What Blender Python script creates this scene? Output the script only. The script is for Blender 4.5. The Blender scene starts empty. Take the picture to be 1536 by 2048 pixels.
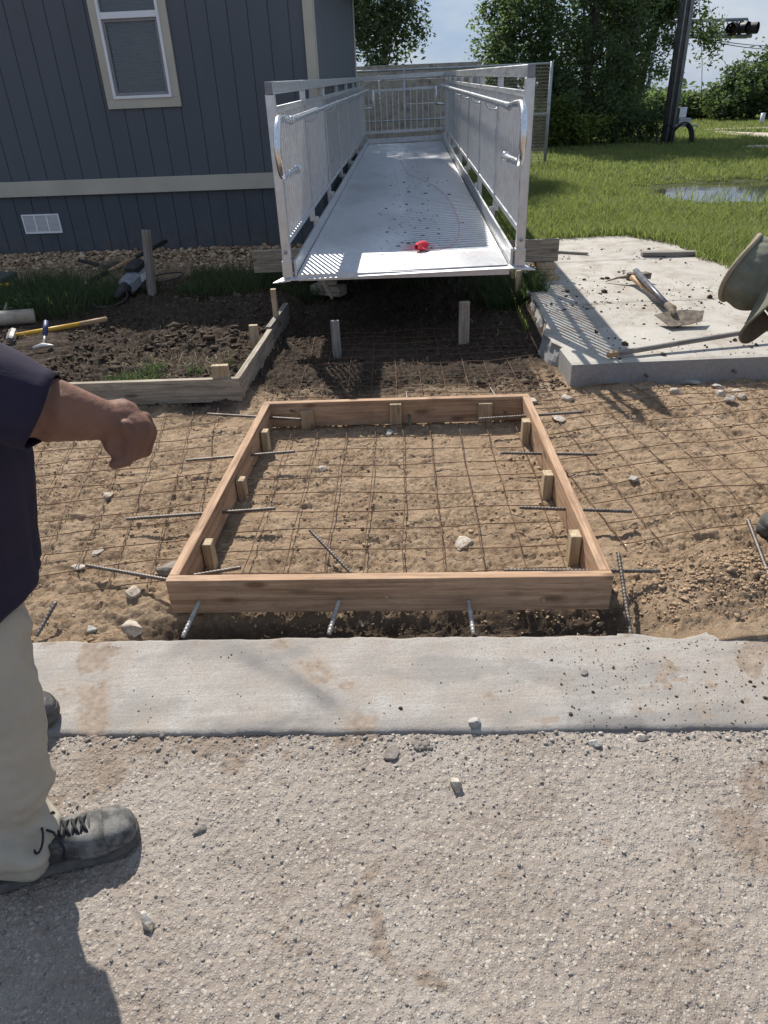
import bpy, bmesh, math, random
import numpy as np
from mathutils import Vector, Matrix
random.seed(7)
rng = np.random.default_rng(11)
scene = bpy.context.scene
COL = scene.collection

# ------------------------------------------------------------------ camera
F_PX, TILT, ROLL, EYE = 1397.0, math.radians(30.5), math.radians(2.4), 1.546
_fw = np.array([0, math.cos(TILT), -math.sin(TILT)])
_rt = np.array([1.0, 0, 0]); _up = np.cross(_rt, _fw)
CR = math.cos(ROLL) * _rt - math.sin(ROLL) * _up
CU = math.sin(ROLL) * _rt + math.cos(ROLL) * _up
CAM = np.array([0, 0, EYE])
cd = bpy.data.cameras.new('camera'); cam = bpy.data.objects.new('camera', cd); COL.objects.link(cam)
cd.sensor_fit = 'VERTICAL'; cd.sensor_height = 36.0; cd.lens = F_PX / 2048 * 36.0
cd.clip_start = 0.05; cd.clip_end = 2000
cam.matrix_world = Matrix(((CR[0], CU[0], -_fw[0], 0), (CR[1], CU[1], -_fw[1], 0), (CR[2], CU[2], -_fw[2], EYE), (0, 0, 0, 1)))
scene.camera = cam

# ------------------------------------------------------------------ light
SUN = np.array([-0.32, 0.94, 1.0]); SUN /= np.linalg.norm(SUN)
ELEV = math.asin(SUN[2]); AZ = math.atan2(SUN[0], SUN[1])
sl = bpy.data.lights.new('sun', 'SUN'); sl.energy = 4.9; sl.angle = math.radians(0.55); sl.color = (1.0, 0.95, 0.87)
so = bpy.data.objects.new('sun', sl); COL.objects.link(so)
so.rotation_euler = Vector(-SUN).to_track_quat('-Z', 'Y').to_euler()
so.location = (-10, 30, 32)
w = bpy.data.worlds.new('World'); scene.world = w; w.use_nodes = True
wn, wl = w.node_tree.nodes, w.node_tree.links
bg = wn['Background']; bg.inputs['Strength'].default_value = 0.075
sky = wn.new('ShaderNodeTexSky'); sky.sky_type = 'NISHITA'; sky.sun_disc = False
sky.sun_elevation = ELEV; sky.sun_rotation = AZ; sky.air_density = 1.0; sky.dust_density = 0.6
tc = wn.new('ShaderNodeTexCoord'); mp = wn.new('ShaderNodeMapping'); mp.inputs['Scale'].default_value = (1.0, 1.0, 2.6)
nz = wn.new('ShaderNodeTexNoise'); nz.inputs['Scale'].default_value = 3.1; nz.inputs['Detail'].default_value = 9; nz.inputs['Roughness'].default_value = 0.58
rp = wn.new('ShaderNodeValToRGB'); rp.color_ramp.elements[0].position = 0.45; rp.color_ramp.elements[1].position = 0.74
mx = wn.new('ShaderNodeMix'); mx.data_type = 'RGBA'; mx.inputs[0].default_value = 0.86
wl.new(tc.outputs['Generated'], mp.inputs['Vector']); wl.new(mp.outputs[0], nz.inputs['Vector']); wl.new(nz.outputs[0], rp.inputs[0])
cm = wn.new('ShaderNodeMix'); cm.data_type = 'RGBA'; cm.inputs[6].default_value = (3.0, 4.1, 6.0, 1); cm.inputs[7].default_value = (6.6, 6.8, 7.2, 1)
wl.new(rp.outputs[0], cm.inputs[0]); wl.new(cm.outputs[2], mx.inputs[7])
wl.new(sky.outputs[0], mx.inputs[6]); wl.new(mx.outputs[2], bg.inputs['Color'])
scene.view_settings.view_transform = 'Standard'; scene.view_settings.look = 'None'
scene.view_settings.exposure = 0.54; scene.view_settings.gamma = 1.0
scene.cycles.max_bounces = 8

# ------------------------------------------------------------------ helpers: pixels of the photograph to points on real planes
def ray(x, y): return _fw + CR * (x - 768) / F_PX - CU * (y - 1024) / F_PX
def at(x, y, z=0.0):
    d = ray(x, y); return CAM + d * (z - EYE) / d[2]
def atY(x, y, Y):
    d = ray(x, y); return CAM + d * Y / d[1]

def _hash(ix, iy, seed):
    h = (ix.astype(np.int64) * 374761393 + iy.astype(np.int64) * 668265263 + seed * 982451653) & 0x7fffffff
    h = ((h ^ (h >> 13)) * 1274126177) & 0x7fffffff
    h = ((h ^ (h >> 16)) * 1911520717) & 0x7fffffff
    return ((h ^ (h >> 15)) & 0xffff) / 65535.0
def vn(x, y, seed=0):
    x = np.asarray(x, float); y = np.asarray(y, float)
    ix, iy = np.floor(x), np.floor(y); fx, fy = x - ix, y - iy
    fx = fx * fx * fx * (fx * (fx * 6 - 15) + 10); fy = fy * fy * fy * (fy * (fy * 6 - 15) + 10)
    a, b = _hash(ix, iy, seed), _hash(ix + 1, iy, seed); c, d = _hash(ix, iy + 1, seed), _hash(ix + 1, iy + 1, seed)
    return (a * (1 - fx) + b * fx) * (1 - fy) + (c * (1 - fx) + d * fx) * fy
def fbm(x, y, scale, octs=4, seed=0, gain=0.5):
    s, amp, tot = 0, 1.0, 0
    x = np.asarray(x, float); y = np.asarray(y, float)
    for k in range(octs):
        a = 0.6 * k + seed
        xr = x * math.cos(a) - y * math.sin(a); yr = x * math.sin(a) + y * math.cos(a)
        s = s + amp * vn(xr * scale * 2 ** k, yr * scale * 2 ** k, seed + 17 * k); tot += amp; amp *= gain
    return s / tot
def ss(a, b, x):
    t = np.clip((np.asarray(x, float) - a) / (b - a), 0, 1); return t * t * (3 - 2 * t)

# ------------------------------------------------------------------ helpers: objects
def tag(o, label=None, cat=None, group=None, kind=None):
    if label: o['label'] = label
    if cat: o['category'] = cat
    if group: o['group'] = group
    if kind: o['kind'] = kind
    return o
def link(name, me, m, parent=None, smooth=False, bevel=0):
    if m is not None:
        for q in (m if isinstance(m, (list, tuple)) else [m]): me.materials.append(q)
    o = bpy.data.objects.new(name, me); COL.objects.link(o)
    if parent is not None:
        o.parent = parent; o.matrix_parent_inverse = Matrix.Translation(-Vector(parent.location))
    if smooth: me.shade_smooth()
    if bevel:
        b = o.modifiers.new('bevel', 'BEVEL'); b.width = bevel; b.segments = 1; b.limit_method = 'ANGLE'; b.angle_limit = 0.7
    return o
def empty(name, loc, label, cat, group=None):
    o = bpy.data.objects.new(name, None); COL.objects.link(o); o.location = tuple(float(v) for v in loc); o.empty_display_size = 0.1
    return tag(o, label, cat, group)
def npmesh(name, V, Fc, attrs=None, matidx=None):
    V = np.asarray(V, np.float32); Fc = np.asarray(Fc, np.int32)
    me = bpy.data.meshes.new(name); k = Fc.shape[1]
    me.vertices.add(len(V)); me.vertices.foreach_set('co', V.ravel())
    me.loops.add(Fc.size); me.loops.foreach_set('vertex_index', Fc.ravel())
    me.polygons.add(len(Fc)); me.polygons.foreach_set('loop_start', np.arange(0, Fc.size, k, dtype=np.int32))
    if matidx is not None: me.polygons.foreach_set('material_index', np.asarray(matidx, np.int32))
    for n, a in (attrs or {}).items():
        at_ = me.attributes.new(n, 'FLOAT', 'POINT'); at_.data.foreach_set('value', np.asarray(a, np.float32))
    me.update(calc_edges=True); me.validate()
    return me
class MB:
    """collects boxes, bars, tubes ... into one mesh; g = grain coordinates"""
    def __init__(s): s.V = []; s.F = []; s.G = []; s.I = []
    def add(s, V, Fc, G=None, mi=0):
        n = len(s.V); V = [tuple(map(float, v)) for v in V]; s.V += V
        s.F += [tuple(n + i for i in f) for f in Fc]; s.I += [mi] * len(Fc)
        s.G += [tuple(map(float, g)) for g in (G if G is not None else V)]
        return s
    def bar(s, p0, p1, wd, h, up=(0, 0, 1), taper=None, mi=0):
        p0, p1, up = np.array(p0, float), np.array(p1, float), np.array(up, float)
        d = p1 - p0; L = np.linalg.norm(d); d = d / L
        sd = np.cross(d, up); sd /= np.linalg.norm(sd); u = np.cross(sd, d)
        V = []; G = []; off = rng.random(3) * 40
        for t, p, k in ((0, p0, 1), (1, p1, taper if taper is not None else 1)):
            for a, b in ((-1, -1), (1, -1), (1, 1), (-1, 1)):
                V.append(p + sd * a * wd / 2 * k + u * b * h / 2 * k); G.append((t * L + off[0], a * wd / 2 + off[1], b * h / 2 + off[2]))
        return s.add(V, [(3, 2, 1, 0), (4, 5, 6, 7), (0, 1, 5, 4), (1, 2, 6, 5), (2, 3, 7, 6), (3, 0, 4, 7)], G, mi)
    def box(s, lo, hi, mi=0):
        lo, hi = np.array(lo, float), np.array(hi, float); c = (lo + hi) / 2
        return s.bar((lo[0], c[1], c[2]), (hi[0], c[1], c[2]), hi[1] - lo[1], hi[2] - lo[2], mi=mi)
    def tube(s, pts, r, n=8, cap=True, mi=0, flat=None):
        P = np.array(pts, float); m = len(P); R = np.full(m, r, float) if np.isscalar(r) else np.array(r, float)
        T = np.gradient(P, axis=0); T /= np.linalg.norm(T, axis=1)[:, None] + 1e-12
        a = np.array([0, 0, 1.0]) if abs(T[0][2]) < 0.9 else np.array([1.0, 0, 0])
        u = np.cross(T[0], a); u /= np.linalg.norm(u); V = []; G = []; L = 0
        for i in range(m):
            u = u - T[i] * (u @ T[i]); u /= np.linalg.norm(u); v = np.cross(T[i], u)
            if i: L += np.linalg.norm(P[i] - P[i - 1])
            for k in range(n):
                th = 2 * math.pi * k / n
                V.append(P[i] + R[i] * (math.cos(th) * u + math.sin(th) * v * (flat or 1))); G.append((L, math.cos(th) * R[i], math.sin(th) * R[i]))
        Fc = [(i * n + k, i * n + (k + 1) % n, (i + 1) * n + (k + 1) % n, (i + 1) * n + k) for i in range(m - 1) for k in range(n)]
        if cap: Fc += [tuple(range(n - 1, -1, -1)), tuple((m - 1) * n + k for k in range(n))]
        return s.add(V, Fc, G, mi)
    def loft(s, rings, cap=True, mi=0):
        n = len(rings[0]); V = [p for r_ in rings for p in r_]; m = len(rings)
        Fc = [(i * n + k, i * n + (k + 1) % n, (i + 1) * n + (k + 1) % n, (i + 1) * n + k) for i in range(m - 1) for k in range(n)]
        if cap: Fc += [tuple(range(n - 1, -1, -1)), tuple((m - 1) * n + k for k in range(n))]
        return s.add(V, Fc, mi=mi)
    def build(s, name, m, parent=None, smooth=False, bevel=0):
        me = bpy.data.meshes.new(name); me.from_pydata(s.V, [], s.F)
        a = me.attributes.new('g', 'FLOAT_VECTOR', 'POINT'); a.data.foreach_set('vector', np.array(s.G, np.float32).ravel())
        if isinstance(m, (list, tuple)): me.polygons.foreach_set('material_index', np.array(s.I, np.int32))
        bm = bmesh.new(); bm.from_mesh(me); bmesh.ops.recalc_face_normals(bm, faces=bm.faces); bm.to_mesh(me); bm.free()
        return link(name, me, m, parent, smooth, bevel)
def ico(sub):
    bm = bmesh.new(); bmesh.ops.create_icosphere(bm, subdivisions=sub, radius=1.0)
    V = np.array([v.co[:] for v in bm.verts]); Fc = np.array([[v.index for v in f.verts] for f in bm.faces]); bm.free(); return V, Fc
ICO1, ICO2, ICO3 = ico(1), ico(2), ico(3)
def scatter(name, pos, size, base=ICO1, jit=0.35, squash=(0.45, 0.9), attrs=None):
    """many small lumps in one mesh; pos Nx3, size N"""
    bV, bF = base; n = len(pos); k = len(bV)
    sc = np.stack([size * rng.uniform(0.7, 1.35, n), size * rng.uniform(0.7, 1.35, n), size * rng.uniform(*squash, n)], 1)
    th = rng.uniform(0, 2 * math.pi, n); c, s_ = np.cos(th), np.sin(th)
    J = bV[None] * (1 + jit * (rng.random((n, k, 1)) - 0.5) * 2) * sc[:, None, :]
    X = J[..., 0] * c[:, None] - J[..., 1] * s_[:, None]; Y = J[..., 0] * s_[:, None] + J[..., 1] * c[:, None]
    V = np.stack([X, Y, J[..., 2]], -1) + pos[:, None, :]
    Fc = bF[None] + (np.arange(n) * k)[:, None, None]
    r_ = np.repeat(rng.random(n), k)
    return npmesh(name, V.reshape(-1, 3), Fc.reshape(-1, 3), {'rnd': r_})
def blades(name, pos, hgt, wid, lean=0.5, ldir=None):
    """grass blades, five vertices each"""
    n = len(pos); th = rng.uniform(0, 2 * math.pi, n); d = np.stack([np.cos(th), np.sin(th), np.zeros(n)], 1)
    ph = rng.uniform(0, 2 * math.pi, n) if ldir is None else ldir; l = np.stack([np.cos(ph), np.sin(ph), np.zeros(n)], 1)
    L = (lean * rng.uniform(0.2, 1.3, n) * hgt)[:, None]; up = np.array([0, 0, 1.0])[None]
    h = hgt[:, None]; wv = (wid / 2)[:, None] * d
    mid = pos + up * h * 0.58 + l * L * 0.38; tip = pos + up * h * np.sqrt(np.clip(1 - 0.35 * (L / h) ** 2, 0.15, 1)) + l * L
    V = np.stack([pos - wv, pos + wv, mid + wv * 0.75, mid - wv * 0.75, tip], 1)
    o = (np.arange(n) * 5)[:, None]
    Fc = np.concatenate([o + np.array([[0, 1, 2]]), o + np.array([[0, 2, 3]]), o + np.array([[3, 2, 4]])], 0)
    return npmesh(name, V.reshape(-1, 3), Fc, {'rnd': np.repeat(rng.random(n), 5), 'tipf': np.tile([0, 0, .6, .6, 1], n)})
def blob(name, caps, voxel, m, parent=None, smooth_it=6, disp=None):
    """tapered capsules (p0, r0, p1, r1) fused into one continuous skin"""
    V = []; Fc = []; bV, bF = ICO2
    for c in caps:
        p0, r0, p1, r1 = np.array(c[0], float), c[1], np.array(c[2], float), c[3]
        L = np.linalg.norm(p1 - p0); q = max(2, int(L / (0.45 * min(r0, r1))) + 1)
        sc = np.array(c[4]) if len(c) > 4 else np.ones(3)
        for t in np.linspace(0, 1, q):
            o = len(V); V += list(bV * (r0 + (r1 - r0) * t) * sc + p0 + (p1 - p0) * t); Fc += [tuple(o + f) for f in bF]
    me = bpy.data.meshes.new('tmp'); me.from_pydata([tuple(v) for v in V], [], Fc)
    o = bpy.data.objects.new('tmp', me); COL.objects.link(o)
    rm = o.modifiers.new('r', 'REMESH'); rm.mode = 'VOXEL'; rm.voxel_size = voxel
    sm = o.modifiers.new('s', 'SMOOTH'); sm.factor = 0.5; sm.iterations = smooth_it
    ev = o.evaluated_get(bpy.context.evaluated_depsgraph_get())
    out = bpy.data.meshes.new_from_object(ev); out.name = name
    bpy.data.objects.remove(o); bpy.data.meshes.remove(me)
    if disp is not None:
        n = len(out.vertices); P = np.empty(n * 3, np.float32); N = np.empty(n * 3, np.float32)
        out.vertices.foreach_get('co', P); out.vertices.foreach_get('normal', N); P = P.reshape(-1, 3); N = N.reshape(-1, 3)
        P = P + N * disp(P)[:, None]; out.vertices.foreach_set('co', P.astype(np.float32).ravel()); out.update()
    return link(name, out, m, parent, True)

# ------------------------------------------------------------------ materials
class NT:
    def __init__(s, name, rough=0.8, metal=0.0, spec=0.35):
        s.m = bpy.data.materials.new(name); s.m.use_nodes = True; s.t = s.m.node_tree; s.N = s.t.nodes; s.L = s.t.links
        s.b = s.N['Principled BSDF']; s.b.inputs['Roughness'].default_value = rough; s.b.inputs['Metallic'].default_value = metal
        s.b.inputs['Specular IOR Level'].default_value = spec
    def sock(s, i, v):
        if isinstance(v, (int, float)): i.default_value = v
        elif isinstance(v, tuple): i.default_value = v if len(v) != 3 or i.type == 'VECTOR' else (*v, 1)
        else: s.L.new(v, i)
    def co(s, scale=None, attr=None):
        if attr: n = s.N.new('ShaderNodeAttribute'); n.attribute_name = attr; o = n.outputs['Vector']
        else: o = s.N.new('ShaderNodeTexCoord').outputs['Object']
        if scale:
            mp = s.N.new('ShaderNodeMapping'); mp.inputs['Scale'].default_value = scale; s.L.new(o, mp.inputs['Vector']); o = mp.outputs[0]
        return o
    def at(s, name):
        n = s.N.new('ShaderNodeAttribute'); n.attribute_name = name; return n.outputs['Fac']
    def noise(s, scale, v=None, detail=5, rough=0.55, dist=0.0):
        n = s.N.new('ShaderNodeTexNoise'); n.inputs['Scale'].default_value = scale; n.inputs['Detail'].default_value = detail
        n.inputs['Roughness'].default_value = rough; n.inputs['Distortion'].default_value = dist
        s.L.new(v if v is not None else s.co(), n.inputs['Vector']); return n.outputs[0]
    def vor(s, scale, v=None, feat='F1', out='Distance', rnd=1.0):
        n = s.N.new('ShaderNodeTexVoronoi'); n.feature = feat; n.inputs['Scale'].default_value = scale; n.inputs['Randomness'].default_value = rnd
        s.L.new(v if v is not None else s.co(), n.inputs['Vector']); return n.outputs[out]
    def ramp(s, f, stops):
        n = s.N.new('ShaderNodeValToRGB'); e = n.color_ramp.elements
        for i, (p, c) in enumerate(stops):
            q = e[i] if i < 2 else e.new(p); q.position = p
            q.color = (c, c, c, 1) if isinstance(c, (int, float)) else (*c, 1)
        s.sock(n.inputs[0], f); return n.outputs[0]
    def mix(s, f, a, b, mode='MIX'):
        n = s.N.new('ShaderNodeMix'); n.data_type = 'RGBA'; n.blend_type = mode
        s.sock(n.inputs[0], f); s.sock(n.inputs[6], a); s.sock(n.inputs[7], b); return n.outputs[2]
    def math(s, op, a, b=0.0):
        n = s.N.new('ShaderNodeMath'); n.operation = op; s.sock(n.inputs[0], a); s.sock(n.inputs[1], b); return n.outputs[0]
    def col(s, c): s.sock(s.b.inputs['Base Color'], c); return s
    def rough(s, c): s.sock(s.b.inputs['Roughness'], c); return s
    def bump(s, h, dist=0.01, st=1.0):
        n = s.N.new('ShaderNodeBump'); n.inputs['Distance'].default_value = dist; n.inputs['Strength'].default_value = st
        s.sock(n.inputs['Height'], h)
        prev = s.b.inputs['Normal'].links
        if prev: s.L.new(prev[0].from_socket, n.inputs['Normal'])
        s.L.new(n.outputs[0], s.b.inputs['Normal']); return s
    def trans(s, col, f=0.4):
        """leaf: part of the light passes through"""
        tr = s.N.new('ShaderNodeBsdfTranslucent'); s.sock(tr.inputs[0], col); ms = s.N.new('ShaderNodeMixShader'); ms.inputs[0].default_value = f
        out = s.N['Material Output']; s.L.new(s.b.outputs[0], ms.inputs[1]); s.L.new(tr.outputs[0], ms.inputs[2]); s.L.new(ms.outputs[0], out.inputs[0]); return s

def simple(name, c1, c2=None, scale=8, rough=0.75, metal=0, bump=0.0, bscale=60, spec=0.35, lo=0.35, hi=0.65):
    t = NT(name, rough, metal, spec)
    t.col(t.ramp(t.noise(scale, detail=8, rough=0.6), [(lo, c1), (hi, c2 or c1)]))
    if bump: t.bump(t.noise(bscale, detail=6), bump)
    return t.m
def wood(name, c1, c2, knots=True, rough=0.8, dirt=None, gs=1.0):
    t = NT(name, rough, 0, 0.25)
    v = t.co((2.2, 55 * gs, 55 * gs), 'g')
    gr = t.noise(1.0, v, 6, 0.65, 0.6)
    fine = t.noise(1.0, t.co((9, 260, 260), 'g'), 3, 0.6)
    c = t.ramp(gr, [(0.36, tuple(a * .8 for a in c1)), (0.5, tuple(0.5 * (a + b) for a, b in zip(c1, c2))), (0.62, c2)])
    c = t.mix(t.ramp(fine, [(0.35, 0.35), (0.65, 0.0)]), c, tuple(a * 0.55 for a in c1))
    if knots:
        kn = t.vor(1.0, t.co((3.6, 11, 11), 'g')); c = t.mix(t.ramp(kn, [(0.09, 0.85), (0.2, 0.0)]), c, tuple(a * 0.4 for a in c1))
    if dirt:
        d = t.noise(8, t.co((1, 2.2, 2.2), 'g'), 10, 0.74); c = t.mix(t.ramp(d, [(0.48, 0.0), (0.66, 0.5)]), c, dirt)
    t.col(c); t.bump(gr, 0.0015, 0.7); t.bump(fine, 0.0006, 0.6)
    return t.m

M = {}
M['form_wood'] = wood('form_wood', (0.33, 0.195, 0.115), (0.50, 0.335, 0.22), dirt=(0.16, 0.115, 0.082))
M['old_wood'] = wood('old_wood', (0.23, 0.19, 0.145), (0.44, 0.38, 0.30), dirt=(0.13, 0.10, 0.075))
M['grey_wood'] = wood('grey_wood', (0.16, 0.145, 0.13), (0.33, 0.30, 0.27), dirt=(0.12, 0.09, 0.07))
M['pine'] = wood('pine', (0.36, 0.27, 0.165), (0.56, 0.45, 0.30), dirt=(0.19, 0.14, 0.095))
M['stake_wood'] = wood('stake_wood', (0.30, 0.21, 0.13), (0.50, 0.38, 0.25), dirt=(0.20, 0.14, 0.09))
M['handle_wood'] = wood('handle_wood', (0.36, 0.22, 0.12), (0.52, 0.36, 0.22), knots=False, rough=0.55)
t = NT('rebar_steel', 0.55, 0.55); t.col(t.ramp(t.noise(30, detail=6), [(0.35, (0.10, 0.085, 0.075)), (0.6, (0.17, 0.15, 0.135)), (0.75, (0.20, 0.12, 0.07))])); M['rebar'] = t.m
M['rebar_lit'] = simple('lit_rebar_steel', (0.26, 0.245, 0.225), (0.42, 0.40, 0.37), 40, 0.5, 0.4)  # paler copy of the rebar steel, daylight on the bars put into its colour
t = NT('rusty_wire', 0.85, 0.15); t.col(t.ramp(t.noise(22, detail=6), [(0.3, (0.075, 0.045, 0.03)), (0.55, (0.15, 0.085, 0.048)), (0.75, (0.10, 0.075, 0.058))])); M['wire'] = t.m
def alum(name, c, rough, sc=(3, 3, 40)):
    t = NT(name, rough, 0.85, 0.5)
    a = t.noise(1.0, t.co(sc), 6, 0.6); b = t.noise(14, detail=7, rough=0.65)
    cc = t.ramp(b, [(0.3, tuple(q * 0.78 for q in c)), (0.65, c)]); t.col(cc)
    t.rough(t.ramp(a, [(0.3, rough - 0.1), (0.7, rough + 0.12)])); t.bump(b, 0.0004, 0.5); return t.m
M['alu'] = alum('mill_aluminium', (0.60, 0.61, 0.625), 0.40)
M['alu_tube'] = alum('tube_aluminium', (0.76, 0.77, 0.79), 0.24, (6, 60, 60))
t = NT('deck_aluminium', 0.5, 0.9, 0.5)
n1 = t.noise(2.2, t.co((1, 0.5, 1)), 7, 0.6); n2 = t.noise(26, detail=6, rough=0.7)
c = t.ramp(n1, [(0.3, (0.58, 0.59, 0.61)), (0.7, (0.71, 0.72, 0.74))])
c = t.mix(t.ramp(n2, [(0.52, 0.0), (0.78, 0.6)]), c, (0.36, 0.31, 0.26))
t.col(c); t.rough(t.ramp(n1, [(0.3, 0.48), (0.7, 0.66)])); M['deck'] = t.m
t = NT('siding_paint', 0.62, 0, 0.4); n = t.noise(1.6, t.co((1, 1, 0.5)), 6, 0.6); f = t.noise(30, t.co((14, 14, 1.2)), 5, 0.6)
t.col(t.ramp(n, [(0.3, (0.074, 0.085, 0.100)), (0.7, (0.089, 0.101, 0.117))])); t.bump(f, 0.0015, 0.5); M['siding'] = t.m
t = NT('skirting_paint', 0.66, 0, 0.35); n = t.noise(2.6, t.co((1, 1, 0.6)), 6, 0.6); f = t.noise(30, t.co((14, 14, 1.2)), 5, 0.6)
zz = t.N.new('ShaderNodeSeparateXYZ'); t.L.new(t.co(), zz.inputs[0])
sp = t.math('MULTIPLY', t.ramp(zz.outputs[2], [(0.12, 1.0), (0.50, 0.0)]), t.ramp(t.noise(9, detail=9, rough=0.72), [(0.42, 0.0), (0.72, 0.8)]))
t.col(t.mix(sp, t.ramp(n, [(0.3, (0.060, 0.069, 0.082)), (0.7, (0.075, 0.086, 0.100))]), (0.17, 0.125, 0.09))); t.bump(f, 0.0015, 0.5); M['skirting'] = t.m
t = NT('trim_paint', 0.6, 0, 0.35); t.col(t.ramp(t.noise(3, detail=7), [(0.3, (0.40, 0.375, 0.31)), (0.7, (0.47, 0.44, 0.365))])); t.bump(t.noise(1, t.co((3, 3, 90)), 4), 0.001, 0.6); M['trim'] = t.m
M['vinyl'] = simple('white_vinyl', (0.66, 0.67, 0.70), (0.72, 0.73, 0.75), 4, 0.4)
M['screen'] = simple('screen_frame', (0.20, 0.19, 0.20), (0.25, 0.24, 0.25), 8, 0.5)
M['blind'] = simple('blind_slats', (0.012, 0.0125, 0.014), (0.03, 0.031, 0.034), 3, 0.6)
M['room'] = simple('dark_room', (0.012, 0.013, 0.016), (0.02, 0.02, 0.024), 2, 0.9)
t = NT('window_glass', 0.02, 0, 0.5); t.col((0.7, 0.75, 0.78)); t.b.inputs['Transmission Weight'].default_value = 0.92; t.b.inputs['IOR'].default_value = 1.45; M['glass'] = t.m
M['roof'] = simple('roof_shingle', (0.10, 0.095, 0.09), (0.15, 0.14, 0.135), 20, 0.9)
M['vent'] = simple('vent_metal', (0.78, 0.79, 0.81), (0.85, 0.86, 0.88), 10, 0.35, 0.0)
def concrete(name, c1, c2, dirt, agg=0.0):
    t = NT(name, 0.85, 0, 0.3)
    a = t.noise(2.3, detail=8, rough=0.62); b = t.noise(60, detail=5, rough=0.7); d = t.noise(5.5, detail=9, rough=0.68)
    c = t.ramp(a, [(0.3, c1), (0.7, c2)]); c = t.mix(t.ramp(b, [(0.45, 0.0), (0.75, 0.3)]), c, tuple(q * 0.6 for q in c1))
    c = t.mix(t.ramp(d, [(0.47, 0.0), (0.68, 0.8)]), c, dirt)
    if agg:
        v = t.vor(70, out='Distance'); vc = t.vor(70, out='Color'); c = t.mix(t.ramp(v, [(0.25, agg), (0.42, 0.0)]), c, t.mix(0.75, vc, tuple(q * 1.15 for q in c2)))
    t.col(c); t.bump(b, 0.002, 0.5); t.bump(a, 0.006, 0.4); return t.m
M['slab_top'] = concrete('slab_top', (0.33, 0.305, 0.27), (0.43, 0.405, 0.36), (0.24, 0.19, 0.145))
M['slab_side'] = concrete('slab_side', (0.23, 0.225, 0.22), (0.30, 0.295, 0.285), (0.20, 0.17, 0.145), 0.4)
M['wall_concrete'] = concrete('wall_concrete', (0.36, 0.31, 0.25), (0.47, 0.41, 0.335), (0.13, 0.11, 0.10))
M['path'] = concrete('path_concrete', (0.40, 0.345, 0.28), (0.47, 0.41, 0.33), (0.33, 0.27, 0.20))
# gutter strip: dust and tyre marks are stains with a shape of their own
t = NT('gutter_concrete', 0.85, 0, 0.3)
a = t.noise(2.6, detail=9, rough=0.65); b = t.noise(90, detail=5, rough=0.7); p = t.noise(6, detail=6, rough=0.6)
c = t.ramp(a, [(0.3, (0.25, 0.228, 0.205)), (0.45, (0.335, 0.31, 0.283)), (0.56, (0.385, 0.365, 0.338)), (0.7, (0.44, 0.425, 0.40))])
c = t.mix(t.ramp(p, [(0.45, 0.0), (0.66, 0.7)]), c, (0.34, 0.275, 0.22)); br = t.noise(1.0, t.co((2.5, 95, 1)), 4, 0.7); c = t.mix(t.ramp(br, [(0.42, 0.28), (0.6, 0.0)]), c, (0.2, 0.185, 0.17))
c = t.mix(t.ramp(b, [(0.5, 0.0), (0.72, 0.55)]), c, (0.22, 0.19, 0.165))
dm = t.ramp(t.math('ADD', t.at('dirt'), t.math('MULTIPLY', t.math('SUBTRACT', t.noise(17, detail=11, rough=0.78), 0.5), 2.2)), [(0.36, 0.0), (0.72, 0.9)])
c = t.mix(t.ramp(t.noise(170, detail=3, rough=0.7), [(0.42, 0.45), (0.6, 0.0)]), c, (0.20, 0.18, 0.16)); c = t.mix(t.at('stain'), c, (0.165, 0.155, 0.147)); c = t.mix(dm, c, t.ramp(t.noise(45, detail=6), [(0.3, (0.17, 0.132, 0.10)), (0.7, (0.30, 0.24, 0.19))]))
t.col(c); t.bump(t.noise(170, detail=4, rough=0.7), 0.0016, 0.8); t.bump(b, 0.003, 0.7); t.bump(a, 0.006, 0.5); M['gutter'] = t.m
# exposed chip road surface
t = NT('road_chip', 0.85, 0, 0.3)
big = t.noise(2.2, detail=8, rough=0.62)
v1 = t.vor(84); c1 = t.vor(84, out='Color'); v2 = t.vor(190); c2 = t.vor(190, out='Color')
g = t.N.new('ShaderNodeRGBToBW'); t.L.new(c1, g.inputs[0]); g2 = t.N.new('ShaderNodeRGBToBW'); t.L.new(c2, g2.inputs[0])
binder = t.ramp(big, [(0.34, (0.192, 0.153, 0.122)), (0.5, (0.243, 0.205, 0.172)), (0.66, (0.285, 0.252, 0.222))])
s2 = t.ramp(g2.outputs[0], [(0.2, (0.17, 0.15, 0.135)), (0.5, (0.28, 0.25, 0.225)), (0.85, (0.40, 0.37, 0.34))])
s1 = t.ramp(g.outputs[0], [(0.15, (0.125, 0.115, 0.108)), (0.4, (0.25, 0.217, 0.187)), (0.65, (0.325, 0.288, 0.25)), (0.93, (0.45, 0.41, 0.355))])
c = t.mix(t.ramp(v2, [(0.34, 0.85), (0.47, 0.0)]), binder, s2)
c = t.mix(t.math('MULTIPLY', t.ramp(v1, [(0.30, 1.0), (0.46, 0.0)]), t.math('MULTIPLY', t.ramp(g.outputs[0], [(0.25, 0.2), (0.5, 0.95)]), t.ramp(t.noise(5.5, detail=6, rough=0.65), [(0.38, 0.35), (0.54, 1.0)]))), c, s1)
dm = t.ramp(t.math('ADD', t.at('dirt'), t.math('MULTIPLY', t.math('SUBTRACT', t.noise(45, detail=8, rough=0.7), 0.5), 1.3)), [(0.3, 0.0), (0.75, 0.9)])
c = t.mix(dm, c, t.ramp(t.noise(40, detail=6), [(0.3, (0.13, 0.10, 0.078)), (0.7, (0.25, 0.195, 0.15))]))
t.col(c); t.bump(t.ramp(v1, [(0.0, 1.0), (0.5, 0.0)]), 0.0035, 0.75); t.bump(t.ramp(v2, [(0.0, 1.0), (0.5, 0.0)]), 0.002, 0.8); t.bump(t.noise(300, detail=3), 0.0012, 0.7); M['road'] = t.m
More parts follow.
